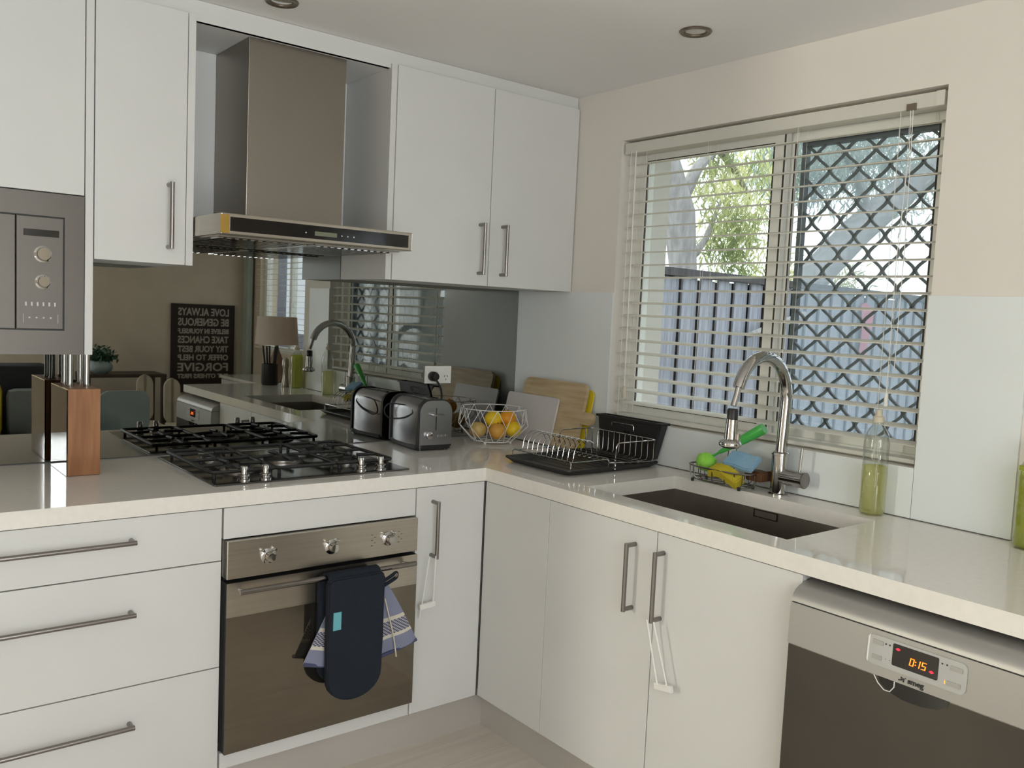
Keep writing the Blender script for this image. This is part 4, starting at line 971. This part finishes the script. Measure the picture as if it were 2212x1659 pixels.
def seg(ch, y0, z0, w=.0082, h=.0150, tck=.0014):
    # text runs toward -y on this face
    R_ = {'a': (0, w, h - tck, h), 'd': (0, w, 0, tck), 'g': (0, w, h / 2 - tck / 2, h / 2 + tck / 2), 'f': (0, tck, h / 2, h), 'e': (0, tck, 0, h / 2), 'b': (w - tck, w, h / 2, h), 'c': (w - tck, w, 0, h / 2)}
    bm = bmesh.new()
    for s in SEG[ch]:
        a, b, c, d2 = R_[s]; add_box(bm, -.6545 + (z0 - .76) * .033, -.6532 + (z0 - .76) * .033, y0 - a, y0 - b, z0 + c + .0003, z0 + d2 - .0003)
    for v in bm.verts: v.co.y -= (v.co.z - z0) * .16
    o = bm_obj('digit', bm, 'led'); o.parent = cp
seg('0', -2.069, .7555); seg('1', -2.083, .7555, .006); seg('5', -2.0925, .7555)
bm = bmesh.new(); add_box(bm, -.6543, -.6533, -2.0805, -2.0823, .7590, .7608); add_box(bm, -.6543, -.6533, -2.0805, -2.0823, .7650, .7668); o = bm_obj('colon', bm, 'led'); o.parent = cp
for yy, zz in ((-2.045, .779), (-2.113, .757)):
    q = prism('indicator_light', [(yy - .005, zz), (yy, zz + .003), (yy + .005, zz), (yy, zz - .003)], .003, .0036, ff, 'ledr'); q.parent = cp
q = box('indicator_light', -.6535, -.6528, -2.1395, -2.1380, .7440, .7500, 'led'); q.parent = cp
bm = bmesh.new()
for yy, zz in ((-2.018, .780), (-2.026, .780), (-2.020, .749), (-2.028, .749), (-2.139, .779), (-2.130, .779)): add_box(bm, -.6530, -.6522, yy, yy - .0028, zz, zz + .0028)
o = bm_obj('panel_symbols', bm, 'print'); o.parent = cp
fm = frame_mtx((-.6527, -2.068, .7185), (0, -1, 0), (0, 0, 1))
text('logo_lettering', 'smeg', .0155, fm, 'print', t, .0004, bold=.0004)
bm = bmesh.new()
for k, (dy, dz, rr) in enumerate(((0, 0, .0016), (.004, .0015, .002), (.0085, .0035, .0024), (.0045, .006, .0018), (.009, -.0005, .0017), (.0125, .0065, .0014))): add_lathe(bm, [(rr, 0), (rr, .0006)], (-.6521, -2.051 - dy, .7195 + dz), 12, 'x')
bm_obj('logo_dots', bm, 'print', t)
hp = [(-2.006, .712), (-2.150, .712), (-2.146, .700), (-2.128, .688), (-2.095, .681), (-2.060, .681), (-2.030, .688), (-2.013, .700)]
prism('handle_recess', hp, -.6512, -.6495, FX, 'blackgloss', t)
hp2 = [(-1.999, .7118), (-2.008, .6985), (-2.022, .6880), (-2.034, .6885), (-2.042, .7005), (-2.042, .7118)]
tube('recess_edge', [(-.6518, a, b) for a, b in hp2], .0011, 'white', t, 6)

# ------------------------------------------------------------------ downlights
for i, (xx, yy, lb) in enumerate(((-.311, -1.136, 'small recessed ceiling downlight near the window'), (-1.286, -.475, 'small recessed downlight at the top edge above the rangehood'))):
    t = thing('downlight', lb, 'ceiling light', (xx, yy, ZC))
    lathe('trim_ring', [(.030, .0), (.046, .0), (.047, -.002), (.044, -.006), (.032, -.004), (.030, 0)][::-1], (xx, yy, ZC - .0003), 'bronze', t, 32)
    lathe('reflector', [(.029, -.0010), (.029, -.0016), (.010, -.0030)][::-1], (xx, yy, ZC), 'lampglass', t, 24)

# ------------------------------------------------------------------ room behind the camera (seen in the mirror)
t = thing('word_sign', 'black framed word sign seen reflected in the mirror', 'sign', (.34, YR, .6))
SX_0, SX_1, SZ0, SZ1 = .062, .612, .60, 1.365
box('board', SX_0, SX_1, YR + .004, YR + .028, SZ0, SZ1, 'sign', t, .003)
lines = [('LOVE ALWAYS', 1.268, .062), ('BE GENEROUS', 1.180, .062), ('BELIEVE IN YOURSELF', 1.112, .040), ('TAKE CHANCES', 1.030, .058), ('TRY YOUR BEST', .952, .052), ('OFFER TO HELP', .880, .048), ('FORGIVE', .785, .070), ('PUT OTHERS FIRST', .724, .036)]
for s_, z, h_ in lines:
    text('lettering', s_, h_ / .70, frame_mtx((SX_1 - .055, YR + .029, z), (-1, 0, 0), (0, 0, 1)), 'signtext', t, .001, width=.44, bold=.002)
# unseen tall box left of the run, added to block side light
t = thing('light_blocker', 'unseen tall white box added left of the kitchen run to block light', 'cabinet', (-2.85, -.35, 0))
box('body', -3.25, -2.45, -.68, -.03, .02, 2.24, 'cabin', t, .003); box('door', -3.25, -2.852, -.70, -.682, .10, 2.2, 'cab', t, .002); box('door', -2.848, -2.45, -.70, -.682, .10, 2.2, 'cab', t, .002)
tube('handle', fillet([(-2.88, -.70, .95), (-2.88, -.735, .95), (-2.88, -.735, 1.25), (-2.88, -.70, 1.25)], .01, 3), .006, 'handle', t)
t = thing('armchair', 'dark charcoal armchair seen at the left edge of the mirror', 'armchair', (-1.3, -3.75, 0))
box('seat', -1.62, -1.00, -4.05, -3.45, .22, .42, 'char', t, .05, smooth=True); box('backrest', -1.64, -.98, -4.22, -4.02, .25, .90, 'char', t, .07, smooth=True)
box('armrest', -1.74, -1.60, -4.15, -3.45, .20, .62, 'char', t, .05, smooth=True); box('armrest', -1.02, -.88, -4.15, -3.45, .20, .62, 'char', t, .05, smooth=True)
for xx in (-1.68, -.94):
    for yy in (-4.10, -3.52): box('leg', xx - .02, xx + .02, yy - .02, yy + .02, 0, .21, 'darkwood', t)
tag(box('cushion', -1.30, -1.04, -3.96, -3.84, .421, .74, 'greyfab', None, .05, RX(0), True), 'grey cushion on the dark armchair reflected in the mirror', 'cushion')
tag(box('cushion', -1.59, -1.33, -3.94, -3.82, .421, .78, 'yellow', None, .05, RX(0), True), 'yellow cushion on the dark armchair at the mirror\'s left edge', 'cushion')
t = thing('console_table', 'dark narrow console table reflected in the mirror', 'table', (-.4, -4.45, 0))
box('top', -.72, -.12, -4.62, -4.28, .775, .80, 'darkwood', t, .003)
for xx in (-.70, -.14):
    for yy in (-4.60, -4.30): box('leg', xx - .018, xx + .018, yy - .018, yy + .018, 0, .775, 'darkwood', t)
t = thing('potted_plant', 'bushy dark green plant in a glass bowl reflected in the mirror', 'plant', (-.585, -4.40, .80))
lathe('bowl', [(.05, 0), (.085, .03), (.09, .06), (.07, .095)], (-.585, -4.40, .8005), 'bluegrey', t, 20)
bm = bmesh.new(); rnd = random.Random(3)
for k in range(260):
    d_ = Vector((rnd.gauss(0, 1), rnd.gauss(0, 1), abs(rnd.gauss(0, 1)))).normalized() * rnd.uniform(.03, .13); c_ = Vector((-.585, -4.40, .90)) + d_
    u_ = Vector((rnd.gauss(0, 1), rnd.gauss(0, 1), rnd.gauss(0, 1))).normalized(); w_ = u_.orthogonal().normalized()
    bm.faces.new([bm.verts.new(c_ + u_ * .022), bm.verts.new(c_ + w_ * .010), bm.verts.new(c_ - u_ * .022), bm.verts.new(c_ - w_ * .010)])
o = bm_obj('leaves', bm, 'leafd', t); o['kind'] = 'stuff'
def shell_chair(label, c, m, back_h, w):
    t = thing('shell_chair', label, 'chair', c); x, y, _ = c
    bm = bmesh.new(); pf = rrect(-w / 2, w / 2, .44, back_h, .07, 5)
    vs_a = [bm.verts.new((x + u, y - .20 - .05 * (v - .44), v)) for u, v in pf]; vs_b = [bm.verts.new((x + u, y - .225 - .05 * (v - .44), v)) for u, v in pf]
    bm.faces.new(vs_a); bm.faces.new(vs_b[::-1]); n_ = len(pf)
    for k in range(n_): bm.faces.new((vs_a[k], vs_b[k], vs_b[(k + 1) % n_], vs_a[(k + 1) % n_]))
    bm_obj('backrest', bm, m, t); box('seat', x - w / 2, x + w / 2, y - .2, y + .22, .42, .45, m, t, .01)
    for sx in (-1, 1):
        for sy in (-1, 1): tube('leg', [(x + sx * w * .3, y + sy * .14, .42), (x + sx * w * .45, y + sy * .2, 0)], .012, 'darkwood', t, 8)
shell_chair('pale blue-grey chair reflected in the mirror above the hob', (-.60, -3.45, 0), 'bluegrey', .735, .34)
shell_chair('cream shell chair nearer the console table in the mirror', (-.31, -3.98, 0), 'cream', .805, .12)
shell_chair('cream shell chair below the word sign in the mirror', (-.16, -3.80, 0), 'cream', .79, .12)
t = thing('sideboard', 'low pale sideboard below the dining window in the mirror', 'sideboard', (.55, -3.75, 0))
box('body', .36, .735, -4.35, -3.05, .08, .76, 'cab', t, .004); box('top', .34, .74, -4.38, -3.02, .761, .785, 'bench', t, .002)
for k in range(3): box('door', .3425, .3595, -4.34 + k * .432, -3.918 + k * .432, .09, .755, 'cab', t, .002)
t = thing('table_lamp', 'table lamp with wide taupe shade in front of the dining window', 'lamp', (.50, -3.6, .785))
bm = bmesh.new(); add_lathe(bm, [(.165, 1.085), (.150, 1.30)], (.5, -3.6, 0), 32); bm_obj('lamp_shade', bm, 'taupe', t, True)
lathe('lamp_base', [(.09, .7855), (.10, .80), (.075, .88), (.045, .98), (.02, 1.04), (.012, 1.085)], (.5, -3.6, 0), 'lampbase', t)
t = thing('venetian_blind', 'white venetian blind over the dining window in the mirror', 'blind', (XD - .02, -4.0, DZ1))
box('headrail', XD - .045, XD - .005, D0, D1, DZ1 - .02, DZ1 + .03, 'slat', t)
bm = bmesh.new(); add_box(bm, XD - .05, XD - .004, D0 + .01, D1 - .01, -.001, .001); me = bpy.data.meshes.new('slat'); bm.to_mesh(me); bm.free(); me.materials.append(MT['slat'])
for k in range(22):
    o = bpy.data.objects.new('slat', me); COL.objects.link(o); o.parent = t; o.matrix_parent_inverse = Matrix.Translation(-Vector(t.location)); o.location = (0, 0, DZ1 - .04 - k * .045)
tag(box('curtain', XD - .07, XD - .02, YR + .03, YR + .14, .05, 2.18, 'cgreen', None, .012), 'pale sage curtain beside the dining window in the mirror', 'curtain')
# things on the far end of the bench (seen in the mirror)
lathe('pepper_mill', [(.024, 0), (.026, .01), (.018, .05), (.017, .11), (.022, .13), (.020, .165), (.008, .18)], (-.085, -2.12, BZ), 'steel')
tag(bpy.data.objects['pepper_mill'], 'tall steel pepper mill on the bench end in the mirror', 'pepper mill')
t = thing('utensil_pot', 'black pot of knives and utensils on the bench end in the mirror', 'pot', (-.12, -2.27, BZ))
lathe('pot', [(.045, 0), (.05, .01), (.05, .13), (.046, .13), (.044, .02)], (-.12, -2.27, BZ), 'black', t)
for k in range(5):
    a = k * 1.25; tube('utensil', [(-.12 + .02 * math.cos(a), -2.27 + .02 * math.sin(a), BZ + .025), (-.12 + .045 * math.cos(a), -2.27 + .045 * math.sin(a), BZ + .24)], .006, 'black', t, 8)

# ------------------------------------------------------------------ outside
struct(box('wall_neighbour', 2.6, 2.8, -9.0, -2.9, -.3, 3.2, 'fencem'))
struct(box('ground', .4, 30, -14, 16, -.5, -.3, 'ground'))
struct(box('unseen_sun_blocker', .275, .85, -4.5, 1.0, 2.42, 2.50, 'extwall'))  # unseen board added to keep direct sun out of the window
t = thing('paling_fence', 'weathered grey timber paling fence outside the window', 'fence', (2, 1.02, -.3))
fa = Vector((.75, .90, 0)); fb = Vector((13.0, 1.90, 0)); fd = (fb - fa); FL = fd.length; fd.normalize(); fn = Vector((fd.y, -fd.x, 0))
ang = math.atan2(fd.y, fd.x)
def paling(w, m):
    bm = bmesh.new(); add_box(bm, 0, w, -.008, .008, -.3, 1.70); bm.faces.ensure_lookup_table(); me = bpy.data.meshes.new('paling'); bm.to_mesh(me); bm.free(); me.materials.append(MT[m]); return me
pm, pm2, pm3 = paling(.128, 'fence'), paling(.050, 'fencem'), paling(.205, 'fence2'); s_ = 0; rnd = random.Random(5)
while s_ < FL:
    p = fa + fd * s_
    for nm_, me, off, back in (('paling', pm, 0, 0), ('paling', pm2, .128, .012), ('gap_shade_board', pm3, .045, .034)):  # rear boards are near-black to put the gap shade into colour
        o = bpy.data.objects.new(nm_, me); COL.objects.link(o); o.parent = t; o.matrix_parent_inverse = Matrix.Translation(-Vector(t.location))
        q = p + fd * off - fn * back; o.location = (q.x, q.y, rnd.uniform(-.012, .012)); o.rotation_euler = (0, 0, ang)
    s_ += .209
def fbox(name, z0, z1, o0, o1, m):
    bm = bmesh.new(); add_box(bm, 0, FL, o0, o1, z0, z1); bmesh.ops.transform(bm, matrix=Matrix.Translation(fa) @ Matrix.Rotation(ang, 4, 'Z'), verts=bm.verts); return bm_obj(name, bm, m, t)
fbox('capping', 1.705, 1.755, -.035, .045, 'fence2'); fbox('rail', 1.30, 1.38, .045, .085, 'fence2'); fbox('rail', .2, .28, .045, .085, 'fence2')
tag(tube('branch', [(3.62, 1.00, 1.50), (3.2, .98, 1.40), (2.9, .97, 1.33)], [.03, .028, .02], 'bark', None, 8), 'bare grey branch leaning in front of the fence', 'branch')
bm = bmesh.new(); g = []
for j in range(9):
    row = []
    for i in range(7):
        u, v = i / 6, j / 8; p = fa + fd * (4.02 + .26 * u * (1 - .25 * v)) + fn * (.03 + .02 * math.sin(u * 9 + v * 3)); row.append((p.x, p.y, 1.62 - .46 * v + .03 * math.sin(u * 5)))
    g.append(row)
va = [[bm.verts.new(p) for p in r] for r in g]; vb = [[bm.verts.new(Vector(p) + fn * .006) for p in r] for r in g]
for j in range(8):
    for i in range(6):
        bm.faces.new((va[j][i], va[j][i + 1], va[j + 1][i + 1], va[j + 1][i])); bm.faces.new((vb[j][i], vb[j + 1][i], vb[j + 1][i + 1], vb[j][i + 1]))
tag(bm_obj('cloth', bm, 'pink', None, True), 'faded pink cloth hanging on the fence outside', 'cloth')
def leaves(bm, blobs, size, rnd, droop=.7):
    for c_, r_, n_ in blobs:
        for k in range(n_):
            q = Vector((rnd.gauss(0, .5), rnd.gauss(0, .5), rnd.gauss(0, .5))) * r_ + Vector(c_)
            u_ = Vector((rnd.gauss(0, .5), rnd.gauss(0, .5), -droop + rnd.gauss(0, .4))).normalized(); w_ = u_.cross(Vector((rnd.gauss(0, 1), rnd.gauss(0, 1), rnd.gauss(0, 1)))).normalized()
            L_ = size * rnd.uniform(.6, 1.4); W_ = L_ * .16
            bm.faces.new([bm.verts.new(q + u_ * L_), bm.verts.new(q + w_ * W_), bm.verts.new(q - u_ * L_), bm.verts.new(q - w_ * W_)])
rnd = random.Random(11)
t = thing('gum_tree', 'tree with grey trunk and yellow-green leaves behind the fence', 'tree', (3.95, 2.6, -.3))
tube('trunk', [(4.15, 2.6, -.3), (4.10, 2.6, 1.2), (4.05, 2.6, 1.9), (3.95, 2.6, 2.40), (3.70, 2.62, 2.95), (3.35, 2.65, 3.7)], [.20, .17, .13, .15, .12, .09], 'bark', t, 14)
tube('branch', [(3.95, 2.6, 2.50), (4.15, 2.58, 2.85), (4.45, 2.6, 3.08), (4.75, 2.62, 2.90), (5.0, 2.6, 2.66)], [.07, .055, .05, .035, .02], 'bark', t, 9)
tube('branch', [(4.45, 2.6, 3.08), (4.9, 2.7, 3.5), (5.6, 2.8, 3.9)], [.04, .035, .02], 'bark', t, 8)
tube('branch', [(4.05, 2.6, 1.9), (4.35, 2.6, 2.2), (4.55, 2.6, 2.6)], [.05, .03, .015], 'bark', t, 8)
bm = bmesh.new(); leaves(bm, [((4.65, 2.65, 2.85), .34, 420), ((4.70, 2.6, 2.5), .38, 700), ((4.62, 2.6, 2.15), .34, 600), ((5.05, 2.7, 2.15), .33, 500), ((5.1, 2.7, 2.95), .36, 420), ((4.4, 2.6, 2.95), .22, 140), ((5.2, 2.8, 2.5), .3, 300), ((4.2, 2.55, 2.62), .15, 90)], .055, rnd)
o = bm_obj('foliage', bm, 'leaf', t); o['kind'] = 'stuff'
t = thing('leaning_tree', 'large pale tree limb leaning right behind the security grille', 'tree', (6.6, 3.0, -.3))
tube('limb', [(6.1, 2.95, -.3), (6.35, 2.97, 1.2), (6.75, 3.0, 1.95), (7.67, 3.0, 2.6), (8.9, 3.0, 3.33), (10.5, 3.05, 4.2)], [.20, .19, .19, .19, .18, .14], 'bark', t, 14)
tube('branch', [(7.9, 3.0, 2.8), (7.6, 3.0, 3.3), (7.0, 3.05, 3.7)], [.08, .06, .03], 'bark', t, 9)
bm = bmesh.new(); leaves(bm, [((6.7, 3.3, 3.35), .55, 1300), ((7.5, 3.3, 3.55), .55, 1500), ((8.6, 3.3, 3.75), .6, 1500), ((9.6, 3.3, 3.55), .6, 1100), ((7.1, 3.3, 3.15), .35, 420), ((6.3, 3.2, 3.2), .35, 500), ((8.2, 3.4, 3.3), .35, 300)], .07, rnd)
o = bm_obj('foliage', bm, 'leafg', t); o['kind'] = 'stuff'
t = thing('garden_shrub', 'low bright green shrub just above the fence top outside', 'shrub', (7.0, 3.3, -.3))
tube('stem', [(7.0, 3.3, -.3), (7.0, 3.3, 1.7)], .05, 'bark', t, 8)
bm = bmesh.new(); leaves(bm, [((6.7, 3.3, 1.95), .25, 260), ((7.5, 3.4, 1.95), .25, 260), ((8.4, 3.5, 2.0), .3, 300), ((5.9, 3.2, 1.9), .2, 150)], .06, rnd, .2)
o = bm_obj('foliage', bm, 'leaf', t); o['kind'] = 'stuff'
for o in bpy.data.objects:
    if '_t' in o: del o['_t']
